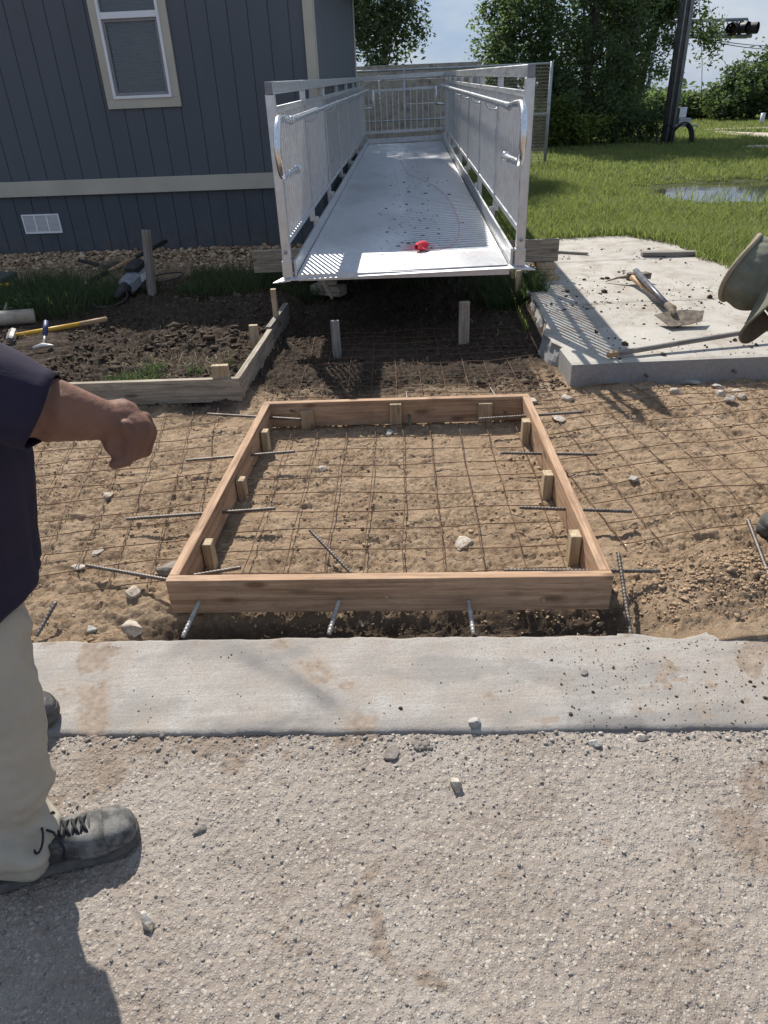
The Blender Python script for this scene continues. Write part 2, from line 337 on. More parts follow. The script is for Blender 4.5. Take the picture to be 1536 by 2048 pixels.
t = NT('road_pebble', 0.85, 0, 0.3); t.col(t.ramp(t.at('rnd'), [(0.0, (0.11, 0.10, 0.093)), (0.4, (0.22, 0.20, 0.18)), (0.8, (0.31, 0.285, 0.255)), (0.97, (0.45, 0.42, 0.375))])); t.bump(t.noise(200), 0.001, 0.6); M['pebble'] = t.m
# site ground: sand, dark topsoil, lawn earth, by attribute
t = NT('site_soil', 0.95, 0, 0.15)
a = t.noise(3.2, detail=9, rough=0.65); b = t.noise(28, detail=8, rough=0.7); d = t.noise(130, detail=6, rough=0.8); e = t.noise(52, t.co((1, 1.5, 1)), 8, 0.78)
sand = t.ramp(a, [(0.3, (0.31, 0.217, 0.142)), (0.5, (0.40, 0.288, 0.19)), (0.72, (0.46, 0.345, 0.238))])
sand = t.mix(t.ramp(b, [(0.36, 0.5), (0.56, 0.0)]), sand, (0.20, 0.13, 0.08))
sand = t.mix(t.ramp(e, [(0.34, 0.6), (0.46, 0.0)]), sand, (0.17, 0.11, 0.068)); sand = t.mix(t.ramp(d, [(0.56, 0.0), (0.76, 0.6)]), sand, (0.43, 0.335, 0.24))
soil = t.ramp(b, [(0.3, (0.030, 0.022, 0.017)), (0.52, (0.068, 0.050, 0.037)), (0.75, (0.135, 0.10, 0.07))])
c = t.mix(t.at('wet_shade'), sand, soil)
c = t.mix(t.at('turf'), c, t.ramp(b, [(0.3, (0.035, 0.04, 0.018)), (0.7, (0.075, 0.085, 0.032))]))
t.col(c); t.bump(b, 0.02, 0.7); t.bump(e, 0.008, 0.9); t.bump(d, 0.006, 1.0); M['soil'] = t.m
t = NT('sand_clod', 0.95, 0, 0.15); b = t.noise(60, detail=6, rough=0.7)
t.col(t.mix(t.at('rnd'), t.ramp(b, [(0.3, (0.25, 0.17, 0.108)), (0.7, (0.39, 0.28, 0.185))]), t.ramp(b, [(0.3, (0.26, 0.18, 0.115)), (0.7, (0.40, 0.295, 0.20))]))); t.bump(b, 0.003, 0.8); M['clod'] = t.m
t = NT('dark_clod', 0.95, 0, 0.15); b = t.noise(60, detail=6, rough=0.7)
t.col(t.mix(t.at('rnd'), t.ramp(b, [(0.3, (0.032, 0.024, 0.018)), (0.7, (0.075, 0.055, 0.041))]), t.ramp(b, [(0.3, (0.06, 0.045, 0.033)), (0.7, (0.13, 0.098, 0.07))]))); t.bump(b, 0.003, 0.8); M['dclod'] = t.m
M['rock'] = simple('limestone', (0.27, 0.205, 0.145), (0.50, 0.46, 0.405), 38, 0.9, bump=0.004, bscale=90)
M['rock_grey'] = simple('concrete_rubble', (0.27, 0.255, 0.235), (0.40, 0.38, 0.35), 30, 0.9, bump=0.004, bscale=80)
M['clay'] = simple('clay_lump', (0.15, 0.13, 0.115), (0.24, 0.21, 0.185), 40, 0.95, bump=0.004, bscale=90)
t = NT('house_gravel', 0.9, 0, 0.2); t.col(t.ramp(t.at('rnd'), [(0.0, (0.21, 0.135, 0.08)), (0.55, (0.40, 0.275, 0.17)), (1.0, (0.58, 0.45, 0.32))])); t.bump(t.noise(90), 0.002, 0.7); M['gravel'] = t.m
def grassmat(name, a, b, tr, f=0.45):
    t = NT(name, 0.55, 0, 0.3); n = t.noise(0.9, detail=5)
    c = t.mix(t.at('rnd'), a, b); c = t.mix(t.ramp(n, [(0.35, 0.0), (0.65, 0.55)]), c, tuple(q * 1.25 for q in b)); t.col(c)
    t.trans(t.mix(t.at('rnd'), tr, tuple(q * 1.3 for q in tr)), f); return t.m
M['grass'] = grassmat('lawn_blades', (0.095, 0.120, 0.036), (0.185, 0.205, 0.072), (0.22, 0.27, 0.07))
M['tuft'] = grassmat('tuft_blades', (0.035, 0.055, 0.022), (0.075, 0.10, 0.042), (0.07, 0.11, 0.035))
t = NT('straw', 0.8, 0, 0.2); t.col(t.ramp(t.at('rnd'), [(0.0, (0.16, 0.12, 0.07)), (0.6, (0.34, 0.27, 0.16)), (0.85, (0.45, 0.38, 0.25)), (1.0, (0.22, 0.26, 0.09))])); M['straw'] = t.m
def leafmat(name, a, b, tr, f=0.35):
    t = NT(name, 0.7, 0, 0.2); c = t.mix(t.at('rnd'), a, b); t.col(c); t.trans(t.mix(t.at('rnd'), tr, tuple(q * 1.5 for q in tr)), f); return t.m
M['leaf_dark'] = leafmat('dark_leaves', (0.048, 0.075, 0.042), (0.13, 0.175, 0.085), (0.14, 0.20, 0.065), 0.45)
M['leaf_mid'] = leafmat('mid_leaves', (0.045, 0.068, 0.032), (0.10, 0.135, 0.06), (0.10, 0.15, 0.04))
M['leaf_pale'] = leafmat('pale_leaves', (0.065, 0.092, 0.05), (0.15, 0.19, 0.10), (0.14, 0.19, 0.07))
M['leaf_lime'] = leafmat('lime_leaves', (0.07, 0.10, 0.025), (0.16, 0.20, 0.05), (0.22, 0.28, 0.05))
M['bark'] = simple('bark', (0.05, 0.042, 0.035), (0.10, 0.085, 0.07), 14, 0.95, bump=0.02, bscale=12)
t = NT('pond_water', 0.03, 0, 0.5); t.col((0.045, 0.042, 0.032)); t.bump(t.noise(7, t.co((1, 0.4, 1)), 4), 0.003, 0.25); M['water'] = t.m
M['pole'] = simple('creosote_pole', (0.075, 0.07, 0.066), (0.13, 0.122, 0.115), 6, 0.9, bump=0.004, bscale=25)
M['conduit'] = simple('grey_conduit', (0.22, 0.23, 0.25), (0.32, 0.33, 0.35), 5, 0.5)
M['black'] = simple('black_rubber', (0.015, 0.015, 0.017), (0.035, 0.034, 0.034), 25, 0.55)
M['gal'] = simple('galvanised', (0.30, 0.32, 0.34), (0.42, 0.44, 0.46), 12, 0.5, 0.5)
M['net'] = simple('weathered_net', (0.17, 0.165, 0.16), (0.27, 0.265, 0.255), 12, 0.7, 0.2)
M['white_paint'] = simple('white_paint', (0.62, 0.62, 0.62), (0.75, 0.75, 0.75), 6, 0.5)
M['yellow'] = simple('yellow_fibreglass', (0.55, 0.30, 0.03), (0.66, 0.40, 0.06), 16, 0.5)
M['blue_grip'] = simple('blue_grip', (0.02, 0.035, 0.10), (0.035, 0.05, 0.13), 16, 0.5)
M['tool_steel'] = simple('tool_steel', (0.16, 0.155, 0.15), (0.30, 0.28, 0.26), 25, 0.45, 0.6)
M['dirty_steel'] = simple('muddy_steel', (0.075, 0.06, 0.048), (0.22, 0.175, 0.13), 18, 0.8, 0.2, bump=0.002)
M['bright_steel'] = simple('bright_steel', (0.50, 0.48, 0.45), (0.66, 0.64, 0.60), 18, 0.4, 0.6)
M['dark_handle'] = simple('dark_handle', (0.05, 0.055, 0.075), (0.12, 0.12, 0.14), 14, 0.4)
M['grey_plastic'] = simple('grey_plastic', (0.15, 0.16, 0.18), (0.22, 0.23, 0.25), 10, 0.5)
M['box_lid'] = simple('dark_lid', (0.06, 0.065, 0.07), (0.10, 0.105, 0.11), 10, 0.6)
M['red_string'] = simple('red_string', (0.70, 0.03, 0.06), (0.85, 0.09, 0.12), 60, 0.8)
t = NT('skin', 0.62, 0, 0.25); n = t.noise(9, detail=7, rough=0.65); f = t.noise(160, detail=4)
t.col(t.ramp(n, [(0.3, (0.135, 0.066, 0.044)), (0.7, (0.215, 0.112, 0.078))])); t.b.inputs['Subsurface Weight'].default_value = 0.08; t.b.inputs['Subsurface Radius'].default_value = (0.01, 0.004, 0.002); t.bump(t.noise(70, t.co((1, 1, 2.2)), 6, 0.7), 0.0022, 0.6); t.bump(f, 0.0009, 0.6); M['skin'] = t.m
def cloth(name, c1, c2, marks=None, sc=5):
    t = NT(name, 0.9, 0, 0.2); n = t.noise(sc, detail=8, rough=0.65); wv = t.noise(420, detail=2)
    c = t.ramp(n, [(0.3, c1), (0.7, c2)])
    if marks:
        k = t.noise(13, t.co((1.6, 1.6, 0.45)), 7, 0.7, 1.2); c = t.mix(t.ramp(k, [(0.66, 0.0), (0.74, 0.75)]), c, marks)
    t.col(c); t.bump(n, 0.006, 0.4); t.bump(wv, 0.0006, 0.6); return t.m
M['shirt'] = cloth('navy_shirt', (0.017, 0.014, 0.027), (0.034, 0.028, 0.052), (0.12, 0.105, 0.14))
M['pants'] = cloth('khaki_trousers', (0.33, 0.29, 0.23), (0.41, 0.365, 0.295), (0.20, 0.165, 0.125))
M['cap'] = cloth('olive_cap', (0.105, 0.108, 0.08), (0.19, 0.19, 0.145), None, 14)
M['cap_under'] = cloth('cap_underside', (0.075, 0.06, 0.042), (0.10, 0.08, 0.055), None, 14)
M['piping'] = cloth('tan_piping', (0.24, 0.20, 0.14), (0.31, 0.26, 0.19), None, 40)
t = NT('dusty_boot', 0.75, 0, 0.35); n = t.noise(10, detail=9, rough=0.7); f = t.noise(120, detail=4)
t.col(t.ramp(n, [(0.36, (0.022, 0.022, 0.022)), (0.5, (0.06, 0.058, 0.056)), (0.64, (0.19, 0.18, 0.168))])); t.bump(f, 0.001, 0.6); M['boot'] = t.m
M['boot_dust'] = simple('dusty_toe', (0.055, 0.053, 0.051), (0.165, 0.158, 0.148), 30, 0.85, bump=0.0015, bscale=120, lo=.4, hi=.6)
t = NT('boot_sole', 0.85, 0, 0.3); n = t.noise(16, detail=9, rough=0.7); t.col(t.ramp(n, [(0.35, (0.045, 0.043, 0.041)), (0.65, (0.13, 0.12, 0.11))])); M['sole'] = t.m
M['lace'] = simple('black_lace', (0.012, 0.012, 0.014), (0.03, 0.03, 0.032), 60, 0.8)
M['hair'] = simple('black_hair', (0.012, 0.01, 0.009), (0.022, 0.018, 0.015), 60, 0.6)

# ================================================================== SETTING: terrain
FORM = [at(330, 1163, .14), at(1228, 1153, .14), at(1057, 787, .14), at(528, 803, .14)]   # outer top corners of the form
def strip_near(x): return 1.385 - 0.041 * x
def strip_far(x): return 1.795 - 0.046 * x + 0.012 * (fbm(x, x * 0 + 3.3, 9, 3, 5) - 0.5) * 2 + np.where(np.asarray(x) > 0.75, 0.035 * (vn(np.asarray(x) * 6.5, 0 * np.asarray(x), 41) - 0.6), 0)
def gbase(x, y):
    x = np.asarray(x, float); y = np.asarray(y, float)
    z = -0.012 + 0 * x
    z = z + 0.035 * ss(0.85, 1.3, x) * ss(4.1, 3.6, y)                                    # sand bank at the right
    z = z + 0.065 * np.exp(-((x - 1.22) ** 2 / 0.10 + (y - 1.98) ** 2 / 0.035)) * (.55 + .9 * fbm(x, y, 9, 4, 58, .62))           # heap beside the strip
    z = z + 0.03 * np.exp(-((x + 1.0) ** 2 / 0.07 + (y - 2.1) ** 2 / 0.06))
    z = z - 0.075 * ss(2.02, 1.88, y) * ss(0.95, 0.72, x) * ss(-1.0, -0.75, x)            # trench between strip and form
    yard = ss(-0.72, -0.95, x - 0.065 * (y - 4)) * ss(3.95, 4.2, y)
    z = z + yard * (0.055 + 0.075 * ss(4.6, 6.8, y))
    under = ss(5.8, 7.6, y) * (1 - yard); z = z + under * 0.12
    lawn = ss(1.1, 1.35, x) * ss(4.2, 5.2, y) * (1 - under); z = z + lawn * 0.12
    bank = ss(0.95, 1.2, x) * ss(5.2, 5.9, y) * (1 - under); z = z + 0.0 * bank
    pud = np.exp(-(((x - 7.9) / 3.15) ** 2) ** 2 - (((y - 12.25 + 0.10 * (x - 6)) / 1.42) ** 2) ** 2); z = z - 0.15 * pud
    z = np.where(y < 1.7, np.minimum(z, -0.055), z)
    z = z - 3.0 * ss(40, 85, y) - 3.0 * ss(30, 70, -y) * 0
    return z
def soilmask(x, y):
    n = fbm(x, y, 2.2, 4, 3) - 0.5
    return ss(3.75, 4.35, np.asarray(y) + 0.9 * n + np.where(np.asarray(x) > 1.0, -0.25, 0) + np.where(np.asarray(x) < -0.85, 0.1, 0)), n
def gz(x, y):
    x = np.asarray(x, float); y = np.asarray(y, float)
    z = gbase(x, y); wet_shade, _ = soilmask(x, y)
    work = ss(9.5, 7.5, y) * ss(-6, -4, x) * ss(4.5, 3.0, x) * ss(1.6, 1.9, y)
    informk = ss(-0.95, -0.7, x) * ss(0.95, 0.7, x) * ss(3.9, 3.5, y)
    a = 0.034 * (fbm(x, y, 3.1, 3, 21) - 0.5)
    rd = 1 - np.abs(2 * fbm(x * 0.8, y * 1.5, 8.5, 3, 33) - 1)                                # ridges: prints and rake marks
    b = 0.038 * (rd - 0.72)
    c = 0.019 * (fbm(x * 0.72, y * 1.45, 22, 5, 44, 0.68) - 0.5) * (0.35 + 1.5 * ss(0.35, 0.65, fbm(x, y, 4.2, 3, 47)))
    z = z + work * (a * (1 - 0.45 * informk) + b * (0.62 + 0.5 * wet_shade) * (1 - 0.35 * informk) + c * (1 + 0.9 * wet_shade))
    yard = ss(-0.75, -0.95, x - 0.065 * (y - 4)) * ss(4.0, 4.3, y) * ss(8.0, 6.5, y)
    z = z + yard * (0.075 * (fbm(x, y, 6.5, 4, 55, 0.62) - 0.45) + 0.045 * (1 - np.abs(2 * fbm(x, y, 9.5, 3, 57) - 1) - 0.7))
    z = z + (1 - work) * 0.05 * (fbm(x, y, 0.7, 4, 66) - 0.5) * ss(7, 10, y)
    return z
def grid_sheet(xs, ys, zf):
    X, Y = np.meshgrid(xs, ys); Z = zf(X, Y); nx, ny = len(xs), len(ys)
    i = (np.arange(ny - 1)[:, None] * nx + np.arange(nx - 1)[None]).ravel()
    return X.ravel(), Y.ravel(), Z.ravel(), np.stack([i, i + 1, i + nx + 1, i + nx], 1)
xs = np.concatenate([-np.geomspace(600, 2.25, 46), np.arange(-2.24, 2.45, 0.0095), np.geomspace(2.46, 600, 50)])
ys = np.concatenate([[1.55], np.arange(1.66, 4.35, 0.0085), np.arange(4.36, 8.6, 0.018), np.geomspace(8.65, 900, 90)])
X, Y, Z, Fq = grid_sheet(xs, ys, gz)
wet_shade, nn = soilmask(X, Y)
near = ss(8.2, 7.2, Y) * ss(1.72, 1.8, Y) * ss(2.5, 2.3, X) * ss(-2.4, -2.2, X)
gr1 = fbm(X, Y * 1.35, 13, 4, 48, .62); crk = ss(0.07, 0.0, np.abs(gr1 - 0.5)) * ss(.42, .6, fbm(X, Y, 3.4, 3, 49))
rough = ss(.40, .62, fbm(X, Y, 5.5, 4, 50, .6))
Z = Z - near * (0.011 + .008 * wet_shade) * crk + near * (rng.random(len(Z)) ** 2 - .33) * (0.004 + 0.0085 * rough + .004 * wet_shade)
wet_shade = wet_shade * (1 - 0.75 * ss(6.9, 7.5, Y + 0.6 * nn) * ss(-0.4, -0.9, X))
wet_shade = np.maximum(wet_shade, 0.85 * ss(2.0, 1.92, Y) * ss(0.95, 0.75, X) * ss(-0.95, -0.75, X))  # trench bed: wet soil, with the board's shade painted into the colour too
wet_shade = np.maximum(wet_shade, 0.42 * np.exp(-((X - 1.3) ** 2 / .07 + (Y - 1.93) ** 2 / .012)) * ss(.4, .6, fbm(X, Y, 9, 3, 51) + .1))
turf = ss(1.05, 1.5, X + 0.6 * nn) * ss(5.3, 6.3, Y + 0.5 * nn); turf = np.maximum(turf, ss(8.5, 9.5, Y + nn))
ground = link('ground', npmesh('ground', np.stack([X, Y, Z], 1), Fq, {'wet_shade': np.clip(wet_shade, 0, 1), 'turf': turf}), M['soil'], None, True)
tag(ground, 'bare sandy earth and dark topsoil of the dug out site, running into lawn', kind='structure')

# road in front, with its chips standing up
def rz(x, y): return 0.0035 * (fbm(x, y, 5, 3, 71) - 0.5) * 2 + 0.0052 * (vn(x * 85, y * 85, 72) - 0.5) + 0.004 * (vn(x * 160, y * 160, 73) - 0.5) + 0.006 * (fbm(x, y, 9, 3, 74) - 0.5)
xs = np.concatenate([-np.geomspace(200, 1.31, 24), np.arange(-1.3, 1.35, 0.005), np.geomspace(1.37, 200, 24)])
ys = np.concatenate([-np.geomspace(120, 0.42, 24), np.arange(-0.4, 0.5, 0.06), np.arange(0.5, 1.47, 0.005)])
X, Y, Z, Fq = grid_sheet(xs, ys, rz)
Z = np.where(np.abs(X) > 1.5, 0.0, Z)
nd = fbm(X, Y, 6, 5, 81, 0.6)
dirt = ss(0.62, 0.8, nd + 0.28 * ss(0.16, 0.0, strip_near(X) - Y) * ss(0.35, -0.4, X)) * 0.8
dirt = np.maximum(dirt, .34 * ss(.5, .72, fbm(X, Y, 2.3, 5, 82, .6)))
for (px, py, rr, am) in ((1500, 1690, 0.10, 0.8), (1380, 1720, 0.07, 0.5), (1390, 1890, 0.08, 0.6), (870, 1760, 0.05, 0.5), (200, 1520, 0.12, 0.7), (330, 1500, 0.12, 0.55), (60, 1530, 0.1, .7), (900, 1560, .08, .3)):
    c = at(px, py); dirt = np.maximum(dirt, am * np.exp(-((X - c[0]) ** 2 + (Y - c[1]) ** 2) / rr ** 2) * ss(0.3, 0.6, nd + 0.1))
road = link('road', npmesh('road', np.stack([X, Y, Z], 1), Fq, {'dirt': dirt}), M['road'], None, True)
tag(road, 'worn chip sealed road surface in the foreground', kind='structure')

# concrete gutter strip
nx_, ny_ = 760, 64
u = np.concatenate([-np.geomspace(60, 1.62, 12), np.linspace(-1.6, 1.75, nx_), np.geomspace(1.8, 60, 12)]); v = np.linspace(0, 1, ny_)
U, W = np.meshgrid(u, v)
yn = strip_near(U) + 0.018 * (fbm(U, U * 0 + 1.7, 9, 5, 6, .65) - 0.5); yf = strip_far(U)
Y = yn + (yf - yn) * W
Z = 0.011 + 0.005 * (fbm(U, Y, 6, 4, 91) - 0.5) + 0.0015 * (fbm(U, Y, 60, 2, 92) - 0.5) - 0.007 * ss(0.03, 0.0, W) - 0.01 * ss(0.965, 1.0, W)
Z = Z - 0.008 * np.exp(-((U + 0.93 + 0.15 * (W - 0.5)) / 0.035) ** 2)                          # joint with dirt in it
top = np.stack([U.ravel(), Y.ravel(), Z.ravel()], 1); nx2 = U.shape[1]
i = (np.arange(ny_ - 1)[:, None] * nx2 + np.arange(nx2 - 1)[None]).ravel(); Fq = np.stack([i, i + 1, i + nx2 + 1, i + nx2], 1)
lo_n = top[:nx2] * 1.0; lo_n[:, 2] = -0.05; lo_f = top[-nx2:] * 1.0; lo_f[:, 2] = -0.13; lo_f[:, 1] += 0.01 * (vn(lo_f[:, 0] * 20, lo_f[:, 0] * 0, 8) - 0.5)
n0 = len(top); Vv = np.concatenate([top, lo_n, lo_f]); j = np.arange(nx2 - 1)
F1 = np.stack([n0 + j, n0 + j + 1, j + 1, j], 1); b0 = (ny_ - 1) * nx2; F2 = np.stack([b0 + j, b0 + j + 1, n0 + nx2 + j + 1, n0 + nx2 + j], 1)
Xs, Ys = Vv[:, 0], Vv[:, 1]
nd = fbm(Xs, Ys, 11, 6, 95, 0.68); nd2 = fbm(Xs, Ys, 3, 4, 96)
wv_ = np.clip((Ys - strip_near(Xs)) / 0.42, 0, 1)
dirt = 0.9 * ss(0.085, 0.02, np.abs(Xs + 0.93 + 0.16 * (wv_ - 0.5) - 0.06 * (nd2 - 0.5))) * ss(0.25, 0.55, nd)
dirt = np.maximum(dirt, ss(0.52, 0.68, nd + 0.2 * ss(0.75, 1.25, Xs) * ss(0.1, 0.8, wv_) - 0.06) * ss(0.55, 0.85, Xs) * 0.85)
dirt = np.maximum(dirt, ss(0.56, 0.7, nd + 0.12 * (nd2 - 0.4)) * ss(-0.75, -0.95, Xs) * 0.75)
for (px, py, rr, am) in ((620, 1320, 0.05, 0.9), (560, 1280, 0.05, 0.8), (690, 1362, 0.022, 1.0), (720, 1440, 0.04, 0.9), (985, 1380, 0.04, 0.5), (1100, 1430, 0.025, 0.8), (640, 1350, 0.03, .6), (1150, 1370, .05, .4)):
    c = at(px, py, .03); dirt = np.maximum(dirt, am * np.exp(-((Xs - c[0]) ** 2 / rr ** 2 + (Ys - c[1]) ** 2 / (rr * 0.7) ** 2)) * ss(0.3, 0.5, nd + 0.1))
def streak(p, q, wd, am):
    a_, b_ = at(*p, .03)[:2], at(*q, .03)[:2]; d_ = b_ - a_; L_ = np.linalg.norm(d_); d_ /= L_
    rx, ry = Xs - a_[0], Ys - a_[1]; t_ = (rx * d_[0] + ry * d_[1]) / L_; s_ = rx * -d_[1] + ry * d_[0]
    return am * np.exp(-(s_ / wd) ** 2) * ss(-0.1, 0.25, t_) * ss(1.1, 0.75, t_) * (0.55 + 0.9 * (nd - 0.3))
dirt = dirt + .34 * ss(.5, .72, fbm(Xs, Ys, 4.5, 5, 94, .65)) + .05
stain = streak((440, 1285), (730, 1425), 0.034, 0.95) + streak((540, 1300), (690, 1420), 0.014, 0.6) + streak((620, 1395), (720, 1440), 0.012, 0.5)
stain = stain + 0.6 * ss(0.2, 0.0, wv_) * ss(0.38, 0.6, nd2 + 0.1) + .4 * ss(.54, .7, fbm(Xs * .5, Ys, 7, 5, 93, .65)) + streak((430, 1450), (640, 1425), 0.02, 0.35) + streak((1180, 1440), (1500, 1400), 0.02, 0.4) + streak((980, 1440), (1100, 1400), 0.03, 0.3)
strip = link('gutter_strip', npmesh('gutter_strip', Vv, np.concatenate([Fq, F1, F2]), {'dirt': np.clip(dirt, 0, 1), 'stain': np.clip(stain, 0, 1)}), M['gutter'], None, True)
tag(strip, 'pale cement gutter strip with dark tyre marks and sandy patches', kind='structure')

# pond, paths
P = [at(px, py, 0.035) for px, py in ((1290, 392), (1318, 376), (1360, 368), (1420, 366), (1480, 366), (1536, 367), (1640, 372), (1640, 415), (1536, 414), (1440, 417), (1380, 422), (1335, 424), (1300, 408))]
me = bpy.data.meshes.new('puddle'); me.from_pydata([(p[0], p[1], 0.055) for p in P], [], [tuple(range(len(P) - 1, -1, -1))])
tag(link('puddle', me, M['water']), 'shallow rain puddle reflecting pale sky in the lawn', kind='structure')
def path(name, pts, label):
    A = np.array([at(p[0], p[1], 0.14) for p in pts]); B = np.array([at(p[0], p[2], 0.14) for p in pts])
    V = []
    for a, b in zip(A, B):
        for k in range(5): q = a + (b - a) * k / 4; V.append((q[0], q[1], float(gz(q[0], q[1])) * 0.3 + 0.12))
    n = len(pts); Fc = [(5 * i + k, 5 * i + k + 1, 5 * (i + 1) + k + 1, 5 * (i + 1) + k) for i in range(n - 1) for k in range(4)]
    me = bpy.data.meshes.new(name); me.from_pydata(V, [], Fc); tag(link(name, me, M['path']), label, kind='structure')
path('footpath', [(1425, 263, 262), (1445, 268, 262), (1480, 271.5, 264.5), (1536, 276, 266), (1700, 285, 272)], 'pale concrete footpath curving across the far lawn')
path('footpath', [(1485, 295, 293.5), (1500, 296, 291.5), (1536, 296.5, 291), (1700, 300, 292)], 'nearer short stretch of pale concrete footpath')
path('footpath', [(1410, 260.5, 259), (1470, 258.6, 256.4), (1536, 257.3, 254.6), (1700, 253, 250)], 'farthest thin line of pale concrete footpath')

# ------------------------------------------------------------------ slab with a broken left edge
slab = empty('concrete_slab', (1.2, 4.06, 0), 'broken edged concrete sidewalk slab littered with soil crumbs and tools', 'concrete slab')
def slab_piece(y0, y1, name):
    ylist = np.linspace(y0, y1, max(3, int((y1 - y0) / 0.03)))
    xl = np.where(ylist < 4.4, 1.172 + 0.0 * ylist, 1.19 + 0.055 * (ylist - 4.4) + 0.05 * (fbm(ylist, ylist * 0, 7, 4, 13, .6) - 0.45) - 0.05 * ss(4.4, 4.55, ylist) * ss(5.0, 4.7, ylist))
    xr = 3.3 + 0.25 * (fbm(ylist, ylist * 0, 1.5, 3, 15) - 0.5)
    n = 60; V = []; lo = []
    Zt = 0.135
    for y_, a, b in zip(ylist, xl, xr):
        s_ = np.concatenate([[0, 0.004], np.linspace(0.012, 1, n - 2)])
        for k, q in enumerate(s_):
            x_ = a + (b - a) * q; ed = -0.006 if (k == 0 or abs(y_ - y0) < 1e-6 or abs(y_ - y1) < 1e-6) else 0
            V.append((x_, y_, Zt + ed + 0.004 * (float(vn(x_ * 4, y_ * 4, 5)) - 0.5)))
    nyy = len(ylist); top = len(V); Fc = []; mi = []
    for r_ in range(nyy - 1):
        for k in range(n - 1): Fc.append((r_ * n + k, r_ * n + k + 1, (r_ + 1) * n + k + 1, (r_ + 1) * n + k)); mi.append(0)
    # skirt, three rows deep on the left where it is broken
    ring = [r_ * n for r_ in range(nyy - 1, 0, -1)] + list(range(0, n)) + [r_ * n + n - 1 for r_ in range(1, nyy)] + [(nyy - 1) * n + k for k in range(n - 2, 0, -1)]
    prev = ring
    for d, zz in enumerate((0.10, 0.06, 0.02, -0.04)):
        cur = []
        for q in ring:
            x_, y_, _ = V[q]; j_ = 0.0
            if x_ < 1.5 and y_ > 4.42 and q % n == 0: j_ = 0.07 * (float(fbm(y_ * 1.0, zz * 1.0 + 7, 9, 4, 23, .6)) - 0.42) - 0.012 * d
            V.append((x_ + j_, y_, zz)); cur.append(len(V) - 1)
        m_ = len(ring)
        for a in range(m_): b = (a + 1) % m_; Fc.append((prev[a], cur[a], cur[b], prev[b])); mi.append(1)
        prev = cur
    me = bpy.data.meshes.new(name); me.from_pydata(V, [], Fc); me.polygons.foreach_set('material_index', np.array(mi, np.int32))
    link(name, me, [M['slab_top'], M['slab_side']], slab)
slab_piece(4.06, 5.435, 'slab_panel'); slab_piece(5.443, 7.01, 'slab_panel'); slab_piece(7.018, 8.34, 'slab_panel')
for (px, py) in ((1290, 748), (1466, 740)):                                       # dowel stubs in the slab's edge
    p = atY(px, py, 4.06); MB().tube([p + (0, .03, 0), p + (0.004, -0.03, -0.005)], 0.0085, 8).build('dowel_stub', M['rebar'], slab, True)

# ================================================================== HOUSE
PC = np.array([-0.49, 8.31, 0.0]); DF = np.array([-1, 0.06, 0.0]); DF /= np.linalg.norm(DF); NF = np.array([-0.06, -1, 0]); NF /= np.linalg.norm(NF)
DS = np.array([0.05, 1, 0.0]); DS /= np.linalg.norm(DS); NS = np.array([1, -0.05, 0.0]); NS /= np.linalg.norm(NS)
def HF(s, z, out=0.0): return PC + DF * s + NF * out + np.array([0, 0, z])
def HS(s, z, out=0.0): return PC + DS * s + NS * out + np.array([0, 0, z])
house = empty('house', PC, 'blue grey panelled house with beige trim beside the metal ramp', 'house')
ZB, ZM, ZT = 0.02, 0.86, 3.06
def siding(name, HP, s0, s1, z0, z1, first, m, out=0.0, hole=None):
    """vertical grooved panelling: the groove profile is swept upward"""
    ed = [s0]; g = first
    while g < s1:
        if g > s0 + 0.02: ed += [g - 0.005, g - 0.0035, g + 0.0035, g + 0.005]
        g += 0.2
    ed.append(s1); prof = []
    for k, e in enumerate(ed): prof.append((e, -0.009 if (k and k < len(ed) - 1 and (k - 1) % 4 in (1, 2)) else 0.0))
    mb = MB()
    def sweep(pr, a, b):
        V = []
        for e, d in pr: V += [HP(e, a, out + d), HP(e, b, out + d)]
        mb.add(V, [(2 * k, 2 * k + 2, 2 * k + 3, 2 * k + 1) for k in range(len(pr) - 1)])
    if hole is None: sweep(prof, z0, z1)
    else:
        a, b, c, d = hole
        L = [p for p in prof if p[0] <= a] + [(a, 0)]; R_ = [(b, 0)] + [p for p in prof if p[0] >= b]; C_ = [(a, 0)] + [p for p in prof if a < p[0] < b] + [(b, 0)]
        sweep(L, z0, z1); sweep(R_, z0, z1); sweep(C_, z0, c)
        if d < z1: sweep(C_, d, z1)
    return mb.build(name, m, house)
G0 = 0.635
WIN = (1.47, 2.13, 1.61, 2.88)
siding('front_wall', HF, 0.0, 7.0, ZM, ZT, G0 % 0.2, M['siding'], 0, WIN)
siding('front_skirting', HF, 0.0, 7.0, ZB, ZM, (G0 + 0.06) % 0.2, M['skirting'], -0.02)
siding('side_wall', HS, 0.0, 6.45, ZM, ZT, 0.13, M['siding'])
siding('side_skirting', HS, 0.0, 6.45, ZB, ZM, 0.13, M['skirting'], -0.02)
MB().bar(HF(-0.018, 0.845, 0.011), HF(7.0, 0.845, 0.011), 0.022, 0.152).build('trim_board', M['trim'], house, bevel=.003)
MB().bar(HS(0.03, 0.845, 0.004), HS(6.45, 0.845, 0.004), 0.010, 0.152).build('trim_board', M['trim'], house, bevel=.003)
mb = MB(); mb.bar(HF(0.045, 0.922, 0.013), HF(0.045, ZT, 0.013), 0.096, 0.026, up=NF); mb.bar(HS(0.043, 0.922, 0.006), HS(0.043, ZT, 0.006), 0.086, 0.012, up=NS)
mb.build('corner_board', M['trim'], house, bevel=.003)
mb = MB(); mb.bar(HS(6.3, 0.922, 0.006), HS(6.3, ZT, 0.006), 0.3, 0.012, up=NS); mb.build('corner_board', M['trim'], house, bevel=.003)
